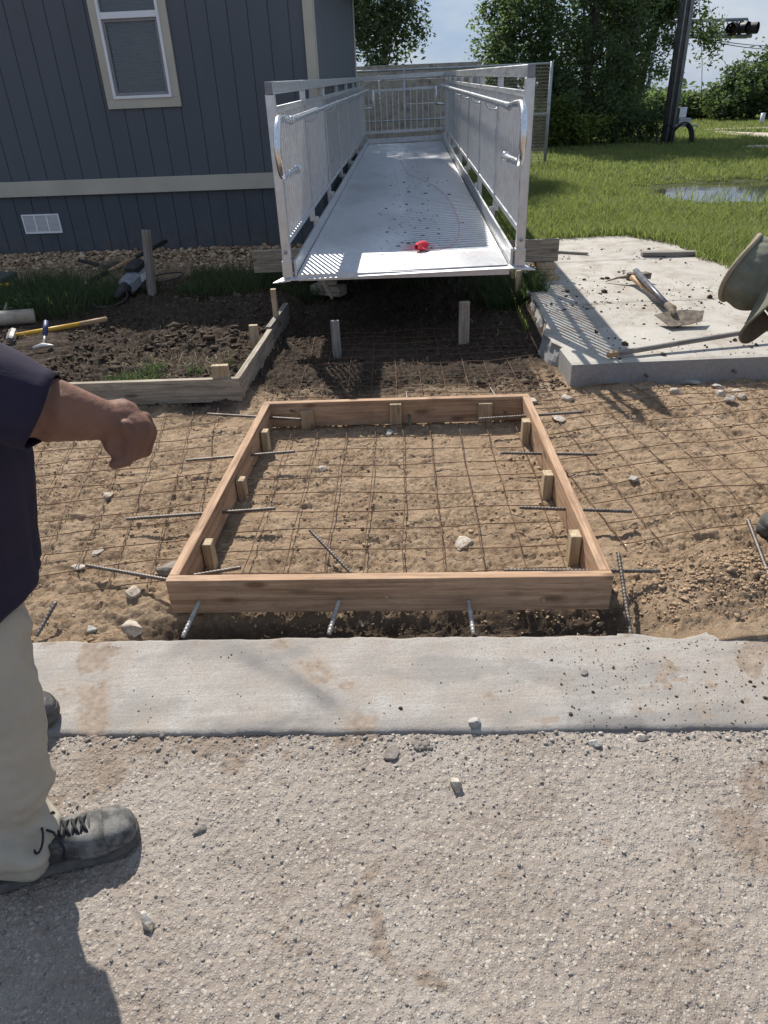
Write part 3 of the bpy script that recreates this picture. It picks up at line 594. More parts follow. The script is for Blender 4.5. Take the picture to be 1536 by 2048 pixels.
# roof with shallow pitch, soffit at the eaves
mb = MB(); rs = 3.3
eF0, eF1, eB0, eB1 = HF(-0.55, ZT, 0.06), HF(7.2, ZT, 0.06), HS(6.6, ZT, 0.55), HS(6.6, ZT, 0.55) + DF * 7.75
up = np.array([0, 0, .12])
rid0, rid1 = (eF0 + eB0) / 2 + np.array([0, 0, .62]), (eF1 + eB1) / 2 + np.array([0, 0, .62])
mb.add([eF0, eF1, eB1, eB0, eF0 + up, eF1 + up, eB1 + up, eB0 + up, rid0 + up, rid1 + up], [(0, 3, 2, 1), (0, 1, 5, 4), (2, 3, 7, 6), (4, 5, 9, 8), (6, 7, 8, 9), (3, 0, 4, 8, 7), (1, 2, 6, 9, 5)])
mb.build('roof', M['roof'], house)
HW = lambda s, z, out=0.0: HF(s - 0.06, z, out)
# window: casing > frame > sash, panes, blinds
mb = MB(); c0, c1, cz0, cz1 = 1.482, 2.252, 1.566, 2.93
mb.bar(HW(c0, cz0 + .045, .012), HW(c1, cz0 + .045, .012), 0.024, 0.09); mb.bar(HW(c0, cz1 - .045, .012), HW(c1, cz1 - .045, .012), .024, .09)
mb.bar(HW(c0 + .042, cz0 + .09, .012), HW(c0 + .042, cz1 - .09, .012), .084, .024, up=NF); mb.bar(HW(c1 - .042, cz0 + .09, .012), HW(c1 - .042, cz1 - .09, .012), .084, .024, up=NF)
win = mb.build('window', M['trim'], house, bevel=.003)
def rect_frame(s0, s1, z0, z1, wd, out, th):
    q = MB(); q.bar(HW(s0, z0 + wd / 2, out), HW(s1, z0 + wd / 2, out), th, wd); q.bar(HW(s0, z1 - wd / 2, out), HW(s1, z1 - wd / 2, out), th, wd)
    q.bar(HW(s0 + wd / 2, z0 + wd, out), HW(s0 + wd / 2, z1 - wd, out), wd, th, up=NF); q.bar(HW(s1 - wd / 2, z0 + wd, out), HW(s1 - wd / 2, z1 - wd, out), wd, th, up=NF); return q
q = rect_frame(1.562, 2.172, 1.652, 2.846, 0.028, 0.012, 0.05); q.bar(HW(1.59, 2.355, 0.012), HW(2.144, 2.355, 0.012), .046, .055)
wf = q.build('window_frame', M['vinyl'], win, bevel=.003)
wf2 = rect_frame(1.5915, 2.1425, 1.682, 2.326, 0.024, 0.004, 0.03).build('screen_frame', M['screen'], win, bevel=.002)
MB().bar(HW(1.615, 2.004, -0.006), HW(2.119, 2.004, -0.006), 0.005, 0.6).build('pane', M['glass'], win)
MB().bar(HW(1.591, 2.60, -0.004), HW(2.143, 2.60, -0.004), 0.005, 0.43).build('pane', M['glass'], win)
bl = MB()
for k in range(52):
    z_ = 1.80 + k * 0.021; bl.bar(HW(1.60, z_, -0.055), HW(2.13, z_, -0.055), 0.0235, 0.0012, up=(0.03, 0.55, 0.85) if z_ > 1.95 else (0.02, 0.2, 0.95))
bl.bar(HW(1.60, 1.785, -0.055), HW(2.13, 1.785, -0.055), 0.026, 0.012)
bl.build('blind', M['blind'], win)
rm = MB(); rm.add([HW(s_, z_, o_) for o_ in (-0.03, -0.6) for s_, z_ in ((1.3, 1.4), (2.4, 1.4), (2.4, 2.95), (1.3, 2.95))], [(4, 5, 6, 7), (0, 1, 5, 4), (1, 2, 6, 5), (2, 3, 7, 6), (3, 0, 4, 7)])
rm.build('room_interior', M['room'], house)
# foundation vent
q = rect_frame(3.08, 3.505, 0.385, 0.585, 0.012, -0.012, 0.016); q.bar(HW(3.222, 0.397, -0.012), HW(3.222, .573, -0.012), 0.012, .016, up=NF); q.bar(HW(3.363, 0.397, -0.012), HW(3.363, .573, -0.012), .012, .016, up=NF)
vent = q.build('vent', M['vent'], house)
lv = MB()
for k in range(14):
    z_ = 0.403 + k * 0.0128
    for a, b in ((3.092, 3.216), (3.228, 3.357), (3.369, 3.493)): lv.bar(HW(a, z_, -0.012), HW(b, z_, -0.012), 0.010, 0.003, up=(0.03, 0.75, 0.6))
lv.build('louvre', M['vent'], vent)
MB().bar(HW(3.08, .485, -0.0185), HW(3.505, .485, -0.0185), 0.001, 0.19).build('insect_screen', M['screen'], vent)

# ================================================================== RAMP
RN = np.array([0.207, 5.173, 0.50]); RU = np.array([0.05, 1, 0.0255]); RL = np.array([1, -0.05, 0.02])
LEN = 11.0
def RP(s, l, h=0.0): return RN + RU * s + RL * l + np.array([0, 0, h])
ramp = empty('access_ramp', RP(0, 0, -.04), 'long aluminium access ramp with railings, its near end propped off the ground', 'ramp')
mb = MB(); mb.bar(RP(-0.05, 0, -0.0225), RP(LEN, 0, -0.0225), 1.50, 0.045, up=(0, 0, 1))
for k in range(25):                                                              # ribs pressed in the near end, then shallow plank ribs
    s_ = -0.03 + k * 0.021; mb.bar(RP(s_, -0.74, 0.0025), RP(s_, 0.74, 0.0025), 0.010, 0.007)
for k in range(115):
    s_ = 0.52 + k * 0.091; mb.bar(RP(s_, -0.74, 0.0004), RP(s_, 0.74, 0.0004), 0.078, 0.0022)
mb.build('deck', M['deck'], ramp)
lip = MB(); lip.add([RP(-.075, -.80, -.012), RP(-.075, .80, -.012), RP(-.02, .80, .0), RP(-.02, -.80, .0), RP(-.075, -.80, -.02), RP(-.075, .80, -.02), RP(-.02, .80, -.03), RP(-.02, -.80, -.03)], [(0, 1, 2, 3), (4, 7, 6, 5), (0, 4, 5, 1), (0, 3, 7, 4), (1, 5, 6, 2), (3, 2, 6, 7)])
for sg in (-1, 1):
    lip.add([RP(-.07, sg * .80, -.012), RP(-.07, sg * .93, -.03), RP(.14, sg * .80, -.004), RP(-.07, sg * .80, -.026), RP(-.07, sg * .93, -.036), RP(.14, sg * .80, -.018)], [(0, 1, 2), (3, 5, 4), (0, 3, 4, 1), (1, 4, 5, 2), (2, 5, 3, 0)])
lip.build('entry_plate', M['deck'], ramp)
SP = [0.0] + [2.25 + 1.25 * k for k in range(7)] + [LEN]
SP = [0.0, 1.6, 3.2, 4.8, 6.4, 8.0, 9.6, LEN]
for sg in (-1, 1):
    L0 = 0.822 * sg
    MB().bar(RP(-0.02, sg * 0.765, 0.045), RP(LEN, sg * 0.765, 0.045), 0.018, 0.125).build('curb_plate', M['alu'], ramp, bevel=.002)
    MB().bar(RP(-0.03, L0, 1.155), RP(LEN + .04, L0, 1.155), 0.052, 0.07).build('top_rail', M['alu'], ramp, bevel=.004)
    MB().bar(RP(-0.0315, L0, 1.155), RP(-0.038, L0, 1.155), 0.050, 0.068).build('rail_end_cap', M['grey_plastic'], ramp, bevel=.003)
    for i, s_ in enumerate(SP):
        big = i in (0, 2, 4, 6, 7)
        po = MB(); wd = 0.06 if i == 0 else 0.045
        po.bar(RP(s_, L0, -0.02 if big else 0.1), RP(s_, L0, 1.12), wd, wd, up=RU); po.build('post', M['alu'], ramp, bevel=.004)
        if i: MB().bar(RP(s_ - .002, sg * .79, -.02), RP(s_ - .002, sg * .79, .14), .05, .012, up=RU).build('post_bracket', M['alu'], ramp, bevel=.002)
    # base sleeve with bolts at the near post
    sl_ = MB(); sl_.bar(RP(0, L0, -0.012), RP(0, L0, 0.105), 0.074, 0.074, up=RU); sv = sl_.build('post_sleeve', M['alu'], ramp, bevel=.004)
    bo = MB(); bo.tube([RP(-.028, L0, .165), RP(-.041, L0, .165)], .013, 10); bo.tube([RP(-.038, L0, .165), RP(-.046, L0, .165)], .008, 6)
    bo.build('bolt', M['gal'], sv, True)
    for z_ in (.03, .085): MB().tube([RP(0, L0 - sg * .035, z_), RP(0, L0 - sg * .05, z_)], .009, 6).build('bolt', M['gal'], sv, True)
    # balustrade panels between the posts
    for i in range(len(SP) - 1):
        a, b = SP[i] + 0.03, SP[i + 1] - 0.024; n = max(3, int(round((b - a) / 0.098)))
        pn = MB(); pn.bar(RP(a, L0, 1.03), RP(b, L0, 1.03), .038, .036); pn.bar(RP(a, L0, .215), RP(b, L0, .215), .038, .036)
        for k in range(n): s_ = a + (k + .5) * (b - a) / n; pn.bar(RP(s_, L0, .233), RP(s_, L0, 1.012), .019, .019, up=RU)
        pn.build('baluster_panel', M['alu'], ramp, bevel=.0015)
    # handrail tube with returned loop
    hl = 0.70 * sg; pts = [RP(s_, hl, 0.97) for s_ in np.linspace(LEN - .1, 0.02, 40)]
    pts += [RP(-0.05, hl + sg * .004, .972), RP(-.12, hl + sg * .025, .985), RP(-.2, hl + sg * .04, .99)]
    for th in np.linspace(90, 270, 22):
        c = math.cos(math.radians(th)); s2 = math.sin(math.radians(th)); pts.append(RP(-.26 + .16 * c, hl + sg * .04, .83 + .16 * s2))
    pts += [RP(-.18, hl + sg * .035, .67), RP(-.05, hl + sg * .02, .67), RP(.14, hl + sg * .01, .67)]
    hr = MB().tube(pts, 0.0215, 14).build('handrail', M['alu_tube'], ramp, True)
    col_ = MB()
    for s_ in (0.0, 3.4, 6.5, 9.2): MB().tube([RP(s_ - .03, hl, .97), RP(s_ + .03, hl, .97)], .0245, 14).build('tube_collar', M['alu_tube'], hr, True)
    MB().tube([RP(.125, hl + sg * .01, .67), RP(.15, hl + sg * .01, .67)], .031, 14).build('tube_flange', M['alu_tube'], hr, True)
    for s_ in SP[1:-1]:
        br = MB(); br.tube([RP(s_, hl, .945), RP(s_, hl + sg * .03, .90), RP(s_, hl + sg * .09, .89), RP(s_, L0 - sg * .019, .90)], .007, 8); br.bar(RP(s_, L0 - sg * .018, .87), RP(s_, L0 - sg * .018, .93), .03, .006, up=RL); br.build('handrail_bracket', M['alu'], hr, True)
# end guard across the far landing
eg = MB(); eg.bar(RP(LEN, -.82, 1.155), RP(LEN, .82, 1.155), .052, .07); eg.build('top_rail', M['alu'], ramp, bevel=.004)
eg = MB(); eg.bar(RP(LEN, -.8, .94), RP(LEN, .8, .94), .04, .045); eg.bar(RP(LEN, -.8, .215), RP(LEN, .8, .215), .038, .05); eg.bar(RP(LEN, -.8, .06), RP(LEN, .8, .06), .038, .085)
for k in range(13): l_ = -.72 + k * .12; eg.bar(RP(LEN, l_, .24), RP(LEN, l_, .92), .019, .019, up=RU)
eg.build('baluster_panel', M['alu'], ramp, bevel=.0015)
for sg in (-1, 1):
    q = [RP(LEN - .14, sg * .66, .95)]; q += [RP(LEN - .14 - .05 * math.sin(t_), sg * (.62 + .0 * t_), .80 + .15 * math.cos(t_)) for t_ in np.linspace(0.3, 2.9, 10)]; q += [RP(LEN - .1, sg * .70, .655), RP(LEN - .02, sg * .82, .65)]
    MB().tube(q, .019, 10).build('handrail_return', M['alu_tube'], ramp, True)
for s_ in (2.0, 5.0, 8.0, 10.9):
    for sg in (-1, 1): MB().bar(RP(s_, sg * .6, -.05), RP(s_, sg * .6, -.50 - .1), .05, .05, up=RU).build('support_leg', M['alu'], ramp)

# ================================================================== fence and wall beyond the ramp
cw = MB(); xx = np.linspace(-0.9, 2.72, 4)
for a, b in zip(xx[:-1], xx[1:]):
    for z0, z1 in ((-.3, .45), (.455, .95), (.955, 1.45), (1.455, 1.95), (1.955, 2.25)): cw.box((a + .004, 19.45, z0), (b - .004, 19.57, z1))
tag(cw.build('precast_wall', M['wall_concrete'], None, bevel=.006), 'stained tan precast concrete wall behind the far end of the ramp', 'wall')
fence = empty('chain_link_fence', (0.0, 18.2, .1), 'galvanised chain link fence ending in a thin post beside the trees', 'fence')
FA, FB = np.array([-0.8, 18.3, 0.08]), np.array([4.10, 18.15, 0.08])
FD = (FB - FA) / np.linalg.norm(FB - FA); FL = np.linalg.norm(FB - FA)
net = MB(); pitch = 0.066
def netrun(A, D, L, H):
    n = int(L / pitch)
    for k in range(n):
        pts = []
        for j in range(int(H / (pitch / 2)) + 1):
            off = (k + 0.5) * pitch + (pitch / 2 if (j + k * 0) % 2 else -pitch / 2) * 0.98
            pts.append(A + D * off + np.array([0.0, 0.004 if j % 2 else -0.004, .03 + j * pitch / 2]))
        net.tube(pts, 0.0036, 3, cap=False)
netrun(FA, FD, FL, 1.98)
FD2 = np.array([0.12, -0.7, 0]); FD2 /= np.linalg.norm(FD2)
net.build('wire_net', M['net'], fence)
for s_ in (0.0, 1.65, 3.3, FL): MB().tube([FA + FD * s_ + (0, 0, -.2), FA + FD * s_ + (0, 0, 2.07)], .034 if s_ == FL else .026, 10).build('fence_post', M['gal'], fence, True)
MB().tube([FA + (0, 0, 2.03), FB + (0, 0, 2.03)], .021, 8).build('rail', M['gal'], fence, True)
MB().tube([FA + (0, -.03, 1.05), FB + (0, -.03, 1.07)], .018, 8).build('rail', M['gal'], fence, True)
MB().tube([FB + FD * -.62 + (0, -.03, .95), FB + FD * -.12 + (0, -.03, .12)], .007, 6).build('tension_rod', M['gal'], fence, True)

# ================================================================== FORMWORK
def gpt(x, y, dz=0.0, zz=0.0):
    p = at(x, y, zz)
    for _ in range(3): p = at(x, y, float(gz(p[0], p[1])) + dz)
    return p
A, B, Cc, D = FORM
form = empty('square_form', (A + B + Cc + D) / 4 * np.array([1, 1, 0]), 'square form of new orange lumber nailed around a wire mesh bed', 'concrete form')
TH = 0.038; H0, H1 = 0.0, 0.14
cen = (A + B + Cc + D) / 4
def edge_board(p, q, extra0=0.0, extra1=0.0, name='form_board', parent=None, m='form_wood', inward=None, z0=H0, z1=H1, th=TH):
    p, q = np.array(p, float), np.array(q, float); d = (q - p); d[2] = 0; d /= np.linalg.norm(d)
    n = np.array([-d[1], d[0], 0]); n = n if n @ (inward - p) > 0 else -n
    a = p + n * th / 2 - d * extra0; b = q + n * th / 2 + d * extra1
    za = (z0 + z1) / 2; a[2] = b[2] = za
    return MB().bar(a, b, th, z1 - z0).build(name, M[m], parent, bevel=.002), n, d
_, n1, d1 = edge_board(A, B, 0, 0, parent=form, inward=cen)
fb, n2, d2 = edge_board(D, Cc, 0, 0, parent=form, inward=cen)
_, n3, d3 = edge_board(A + d1 * 0 + n1 * TH, D - n2 * 0 + n2 * TH, 0.0, 0.0, parent=form, inward=cen)
_, n4, d4 = edge_board(B + n1 * TH, Cc + n2 * TH, 0.0, 0.0, parent=form, inward=cen)
def pipe(p, q, r, m, name, parent): return MB().tube([p, q], r, 10).build(name, m, parent, True)
# stakes nailed inside the boards
def cleat(px, py, ztop, wd, th, lean=(0, 0, 0), m='stake_wood', d=None, name='stake', parent=form, pull=None, zb=-0.06):
    p = at(px, py, ztop)
    b = MB(); b.bar(p + np.array(lean) * -1 + np.array([0, 0, zb - ztop]), p, wd, th, up=d if d is not None else (0, 1, 0)); return b.build(name, M[m], parent, bevel=.002)
for (px, py, zt) in ((520, 861, .105), (469, 957, .10), (406, 1083, .11)):
    p = at(px, py, zt); s_ = (p - A) @ d3; q = A + d3 * s_ + n3 * (TH + .022); MB().bar((q[0], q[1], -.06), (q[0], q[1], zt), .036, .05, up=d3).build('stake', M['pine' if px != 469 else 'stake_wood'], form, bevel=.002)
for (px, py, zt) in ((1058, 840, .115), (1107, 945, .11), (1158, 1066, .125)):
    p = at(px, py, zt); s_ = (p - B) @ d4; q = B + d4 * s_ + n4 * (TH + .022); MB().bar((q[0], q[1], -.06), (q[0], q[1], zt), .040, .055, up=d4).build('stake', M['pine'], form, bevel=.002)
for (px, wd, zt) in ((615, .07, .10), (791, .062, .125), (974, .075, .115)):
    p = at(px, 815, zt); s_ = (p - D) @ d2; q = D + d2 * s_ + n2 * (TH + .016); MB().bar((q[0], q[1], -.06), (q[0], q[1], zt), wd, .03, up=n2).build('stake', M['stake_wood'], form, bevel=.002)
# knots knocked out / nail heads on the near board
nh = MB()
for px, py in ((476, 1196), (773, 1193), (1084, 1190)):
    p = atY(px, py, float((A[1] + B[1]) / 2)); s_ = (p - A) @ d1; q = A + d1 * s_; q[2] = p[2]
    nh.tube([q - n1 * .004, q + n1 * .002], .006, 7)
nh.build('dowel_hole', M['pine'], form)

# L-shaped form of older boards at the left
K = at(478, 757, .15); Lf = at(150, 768, .15); Bk = at(577, 607, .155)
lform = empty('corner_form', (K[0], K[1], 0), 'weathered L shaped form of grey boards holding back the dark topsoil', 'concrete form')
dl = (Lf - K); dl[2] = 0; dl /= np.linalg.norm(dl)
edge_board(K, K + dl * 2.3, 0, 0, parent=lform, m='old_wood', inward=K + np.array([0, 1, 0.]), z0=.005, z1=.15)
db = Bk - K; db[2] = 0; Lb = np.linalg.norm(db); db /= Lb
S1 = K + db * Lb * 0.60
edge_board(K + db * 0.04, S1, 0, 0, parent=lform, m='old_wood', inward=K + np.array([-1, 0, 0.]), z0=.0, z1=.148)
edge_board(S1 + db * .004 + np.array([-.012, 0, 0]), Bk, 0, 0, parent=lform, m='grey_wood', inward=K + np.array([-1, 0, 0.]), z0=.01, z1=.162)
for (px, py, zt, off, wd) in ((439, 730, .225, 0, .1), (506, 650, .225, 1, .06), (546, 578, .36, 1, .04)):
    p = at(px, py, zt)
    MB().bar((p[0], p[1], -.05), (p[0], p[1], zt), wd, .04, up=(0, 1, 0)).build('stake', M['pine'], lform, bevel=.002)

# lone grade stakes
def stake(px, pyb, pxt, pyt, zb, wd, th, m, label, point=False, up=(0, 1, 0)):
    b = gpt(px, pyb, 0); t_ = atY(pxt, pyt, b[1] + 0.01)
    mb = MB(); d_ = (t_ - b); mb.bar(b - d_ / np.linalg.norm(d_) * .05, t_, wd, th, up=up)
    o = mb.build('grade_stake', M[m], None, bevel=.003); return tag(o, label, 'stake', 'grade stakes driven into the soil')
stake(675, 715, 669, 641, 0, .062, .036, 'grey_wood', 'shorter brown grade stake left of centre in the ramp shadow')
stake(927, 692, 929, 603, 0, .075, .038, 'old_wood', 'pale grade stake with a nail, right of centre before the ramp')
stake(1032, 610, 1038, 541, 0, .045, .028, 'pine', 'thin yellow stake leaning under the right corner of the ramp')
stake(304, 588, 292, 460, .1, .075, .022, 'grey_wood', 'tall weathered grey stake standing before the pile of tools')
nl = gpt(918, 622, .3); 
# rebars
def rebar(p, q, label, r=0.0066, ribs=True, group='steel rebars around the form', m='rebar'):
    p, q = np.array(p, float), np.array(q, float); L_ = np.linalg.norm(q - p); n = int(L_ / 0.0045); t_ = np.linspace(0, 1, n)[:, None]
    pts = p + (q - p) * t_; R_ = np.where(np.arange(n) % 3 > 0, r, r * (1.3 if ribs else 1.0)); R_[0] *= .8; R_[-1] *= .8
    o = MB().tube(pts, R_, 7).build('rebar', M[m], None, True); return tag(o, label, 'rebar', group)
def thru(p, q, z0, z1, label): return rebar(at(*p, z0), at(*q, z1), label)
thru((415, 828), (603, 839), .075, .08, 'rebar through the left board near the back corner of the form')
thru((372, 921), (590, 903), .06, .085, 'rebar through the left board, second from the back corner')
thru((253, 1038), (551, 1017), .045, .085, 'long rebar through the left board between middle and near stakes')
thru((173, 1131), (338, 1160), .05, .075, 'rebar lying outside the near left corner, sloping down to the board')
thru((352, 1157), (482, 1135), .075, .095, 'short rebar poking into the near left corner inside the form')
thru((958, 838), (1169, 824), .075, .09, 'thin rebar across the back right corner stake of the form')
thru((1001, 906), (1194, 909), .085, .07, 'rebar through the right board behind its middle stake')
thru((1039, 1015), (1264, 1023), .085, .075, 'rebar through the right board between middle and near stakes')
thru((1008, 1141), (1320, 1142), .085, .06, 'longest rebar through the right board by the near right corner')
def pokes(x0, y0, x1, y1, z0, z1, label): return rebar(at(x0, y0, z0), at(x1, y1, z1), label)
pokes(813, 784, 820, 851, .10, .03, 'rebar through the back board beside its middle stake')
pokes(981, 776, 1014, 831, .10, .045, 'short rebar end through the back board beside its right stake')
pokes(580, 820, 597, 824, .10, .085, 'rebar stub showing in the back board by its left stake')
# bars doweled out of the gutter strip
fr = lambda px, py: atY(px, py, float(A[1] + (B[1] - A[1]) * (px - 332) / 890) - .012)
for (tx, ty, bx, by, lab) in ((399, 1203, 366, 1274, 'bright rebar from gutter strip to the left end of the near board'), (678, 1201, 658, 1268, 'bright rebar from gutter strip to the middle of the near board'), (937, 1202, 947, 1268, 'bright rebar from gutter strip right of the middle of the near board')):
    rebar(at(bx, by, .012), fr(tx, ty), lab, r=.0075, m='rebar_lit')
rebar(at(1262, 1272, -.0), at(1237, 1107, .12), 'rebar rising past the near right corner of the form')
rebar(gpt(73, 1272, .02), at(112, 1204, .06), 'rebar stub standing by the man in khaki trousers')
rebar(gpt(706, 1150, .012), at(620, 1060, .07), 'loose rebar lying slantwise on the mesh inside the form')
rebar(at(1560, 1210, .04), at(1496, 1040, .10), 'rebar slanting out of the sand at the right edge')

# ------------------------------------------------------------------ welded wire mesh sheets
def wire_sheet(name, O, ang, us, vs, label, r=0.0023, sag=0.012, clip=None, seed=1):
    e1 = np.array([math.cos(ang), math.sin(ang)]); e2 = np.array([-math.sin(ang), math.cos(ang)]); mb = MB()
    def run(fix, rng_, along_u, sd):
        st = 0.035; q = np.arange(rng_[0], rng_[1] + 1e-6, st)
        wob = 0.010 * (fbm(q, q * 0 + sd * 1.7, 3.0, 3, 100 + seed) - 0.5) * 2 + 0.014 * (vn(q * 0.9, q * 0 + sd * 3.1, 7 + seed) - 0.5)
        uu, vv = (q, fix + wob) if along_u else (fix + wob, q)
        x = O[0] + e1[0] * uu + e2[0] * vv; y = O[1] + e1[1] * uu + e2[1] * vv
        zg = gz(x, y); k = np.ones(9) / 9; zs = np.convolve(np.pad(zg, 4, 'edge'), k, 'valid')
        z = np.maximum(zs + sag + 0.014 * (vn(q * 2.3, q * 0 + sd, 9 + seed) - 0.35), zg - .004)
        if clip is not None:
            ok = clip(x, y); 
        else: ok = np.ones(len(x), bool)
        seg = []
        for i in range(len(x)):
            if ok[i]: seg.append((x[i], y[i], z[i] + (0.0042 if along_u else 0)))
            if (not ok[i] or i == len(x) - 1):
                if len(seg) > 2: mb.tube(seg, r, 4, cap=False)
                seg = []
    for i, v in enumerate(vs): run(v, (us[0] - .03 + .05 * random.random(), us[-1] + .02 + .05 * random.random()), True, i + 1)
    for i, u_ in enumerate(us): run(u_, (vs[0] - .03 + .04 * random.random(), vs[-1] + .03), False, i + 51)
    return tag(mb.build(name, M['wire'], None, True), label, 'wire mesh', 'welded wire mesh sheets')
sx = lambda n: [k * .152 for k in range(n)]
infr = lambda x, y: (x > -.74 + .08 * (y - 1.98)) & (x < .73 + .037 * (y - 1.9)) & (y > 1.97)
cor = lambda x, y: ((x > -.70 + .07 * (y - 4.0)) & (x < 1.15)) | ((y < 3.95) & (x < 1.45) & (x > -.75))
wire_sheet('wire_mesh', (-.70, 2.03), -.04, sx(10), sx(13), 'rusty wire mesh on the sand inside the square form', clip=lambda x, y: infr(x, y) & (y < 3.56), sag=.024, seed=2)
wire_sheet('wire_mesh', (-.66, 3.70), -.02, sx(12), sx(12), 'rusty wire mesh on dark soil between the form and the ramp', clip=lambda x, y: (x > -.66 + .07 * (y - 4)) & (x < 1.12), seed=5)
wire_sheet('wire_mesh', (-1.95, 2.0), .12, sx(9), sx(13), 'rusty wire mesh on bumpy sand left of the form', clip=lambda x, y: (x < -.82 + .08 * (y - 1.98)) & (y < 3.9) & ~((x < -1.2) & (y < 2.15)), sag=.016, seed=8)
wire_sheet('wire_mesh', (.93, 2.28), .10, sx(12), sx(12), 'rusty wire mesh half buried in the sand right of the form', clip=lambda x, y: (x > .82 + .037 * (y - 1.9)) & (y < 4.02), sag=.010, seed=11)

# ------------------------------------------------------------------ plank and offcuts that prop the ramp
pl = MB(); pl.bar((-1.06, 6.46, .36), (1.62, 6.40, .365), .045, .186)
tag(pl.build('plank', M['old_wood'], None, bevel=.003), 'weathered plank on edge carrying the ramp crosswise', 'plank')
for k, (x0, y0, dz, lab) in enumerate(((1.455, 6.38, .157, 'bottom offcut of the wood stack under the right end of the plank'), (1.42, 6.40, .203, 'middle offcut of the wood stack under the right end of the plank'), (1.42, 6.42, .247, 'top offcut of the wood stack under the right end of the plank'))):
    o = MB().bar((x0 + .08, y0 - .14, dz), (x0 + .085 + .03 * (k - 1), y0 + .22, dz), .16, .042).build('wood_offcut', M['pine'], None, bevel=.003); tag(o, lab, 'wood block', 'stacked offcuts under the plank')
for k, (p, q, lab) in enumerate((((-.55, 6.5, .10), (-.28, 6.36, .10), 'lower splintered block under the left side of the ramp'), ((-.5, 6.42, .19), (-.34, 6.44, .19), 'upper splintered block under the left side of the ramp'))):
    o = MB().bar(p, q, .13, .085).build('wood_block', M['old_wood'], None, bevel=.004); tag(o, lab, 'wood block')
o = MB().bar(atY(645, 560, 5.95), atY(665, 598, 5.90), .045, .018, up=(0, 1, .2), taper=.5).build('wood_splinter', M['old_wood'], None, bevel=.002); tag(o, 'split stick hanging below the left edge of the ramp', 'wood scrap')
# loose wood on the slab
o = MB().bar(at(1108, 503, .15), at(1176, 507, .15), .035, .018).build('wood_strip', M['grey_wood'], None, bevel=.002); tag(o, 'thin dark wood strip on the slab beside the plank end', 'wood scrap')
o = MB().bar(at(1283, 508, .157), at(1396, 506, .157), .09, .04).build('lumber_piece', M['grey_wood'], None, bevel=.003); tag(o, 'grey lumber piece on the slab at the edge of the grass', 'lumber')

# ------------------------------------------------------------------ twine on the ramp deck
def onramp(x, y):
    n = np.cross(RL, RU); n /= np.linalg.norm(n); d = ray(x, y); return CAM + d * (((RN + n * 0.004) - CAM) @ n) / (d @ n)
sp0, sp1 = onramp(831, 505), onramp(855, 497)
ax = (sp1 - sp0); ax[2] = 0; ax /= np.linalg.norm(ax); sd_ = np.array([-ax[1], ax[0], 0]); c0 = (sp0 + sp1) / 2 + np.array([0, 0, .035])
tw = MB(); pts = []
for k in range(900):
    t_ = k / 900; a_ = k * 0.55; s_ = math.sin(k * .047) ; rr = .034 * (1 - .45 * s_ * s_) * (0.9 + .12 * random.random()); pts.append(c0 + ax * s_ * .065 + sd_ * math.cos(a_) * rr + np.array([0, 0, 1]) * math.sin(a_) * rr)
tw.tube(pts, .0032, 4); 
spool = tw.build('twine_spool', M['red_string'], None, True); tag(spool, 'tangled spool of red mason twine near the ramp end', 'twine spool')
fl = MB()
for k in range(34):
    a_ = random.uniform(0, 6.28); p = c0 + ax * random.uniform(-.07, .07); p[2] = c0[2] - .03 + random.uniform(0, .03); L_ = random.uniform(.05, .16); cv = random.uniform(-2, 2)
    fl.tube([p + L_ * t_ * np.array([math.cos(a_ + cv * t_), math.sin(a_ + cv * t_), 0]) + np.array([0, 0, (.02 - .02 * t_) * (1 - t_)]) for t_ in np.linspace(0, 1, 7)], .0011, 3, cap=False)
for k in range(12):
    x0 = random.uniform(895, 960); pts = [onramp(x0 + t_ * random.uniform(8, 26), random.uniform(502, 514)) for t_ in np.linspace(0, 1, 5)]; fl.tube(pts, .0011, 3, cap=False)
o = fl.build('loose_strands', M['red_string'], spool); o['kind'] = 'stuff'
cv = [(790, 292), (800, 318), (815, 348), (845, 360), (872, 374), (892, 392), (906, 412), (914, 432), (919, 452), (917, 472), (908, 490), (880, 500), (853, 500)]
pts = []
for (a, b) in zip(cv[:-1], cv[1:]):
    for t_ in np.linspace(0, 1, 5)[:-1]: pts.append(onramp(a[0] + (b[0] - a[0]) * t_, a[1] + (b[1] - a[1]) * t_))
MB().tube(pts, .0014, 4).build('twine_line', M['red_string'], spool)

# ------------------------------------------------------------------ tools on the slab
mk = empty('mattock', at(1260, 560, .14), 'muddy mattock lying on the slab under the shovel', 'mattock')
h0, h1 = at(1262, 553, .20), at(1347, 618, .16)
MB().tube([h0 + (h1 - h0) * t_ for t_ in np.linspace(0, 1, 12)], [.026 - .006 * math.sin(t_ * 3) for t_ in np.linspace(0, 1, 12)], 10).build('handle', M['handle_wood'], mk, True)
hd = MB(); a_, b_ = at(1211, 563, .145), at(1297, 548, .20)
mid = (h0 + np.array([0, 0, .0])); hd.tube([a_, a_ + (mid - a_) * .5 + (0, 0, .012), mid], [.006, .016, .03], 8, flat=.6); hd.bar(mid, b_ + (0, 0, -.01), .045, .03, taper=1.7); hd.tube([mid - (0, 0, .03), mid + (0, 0, .03)], .036, 10)
hd.build('head', M['dirty_steel'], mk, False, bevel=.003)
sh = empty('flat_shovel', at(1380, 650, .14), 'shovel lying on the slab with its muddy blade standing on edge', 'shovel')
g0, g1 = at(1272, 542, .26), at(1336, 612, .22); sk = at(1350, 632, .205)
MB().tube([g0, (g0 + g1) / 2, g1], [.024, .022, .021], 12).build('handle', M['dark_handle'], sh, True)
MB().tube([g1 + (g0 - g1) * .02, g1, (g1 + sk) / 2, sk], [.023, .025, .022, .02], 12).build('socket', M['dirty_steel'], sh, True)
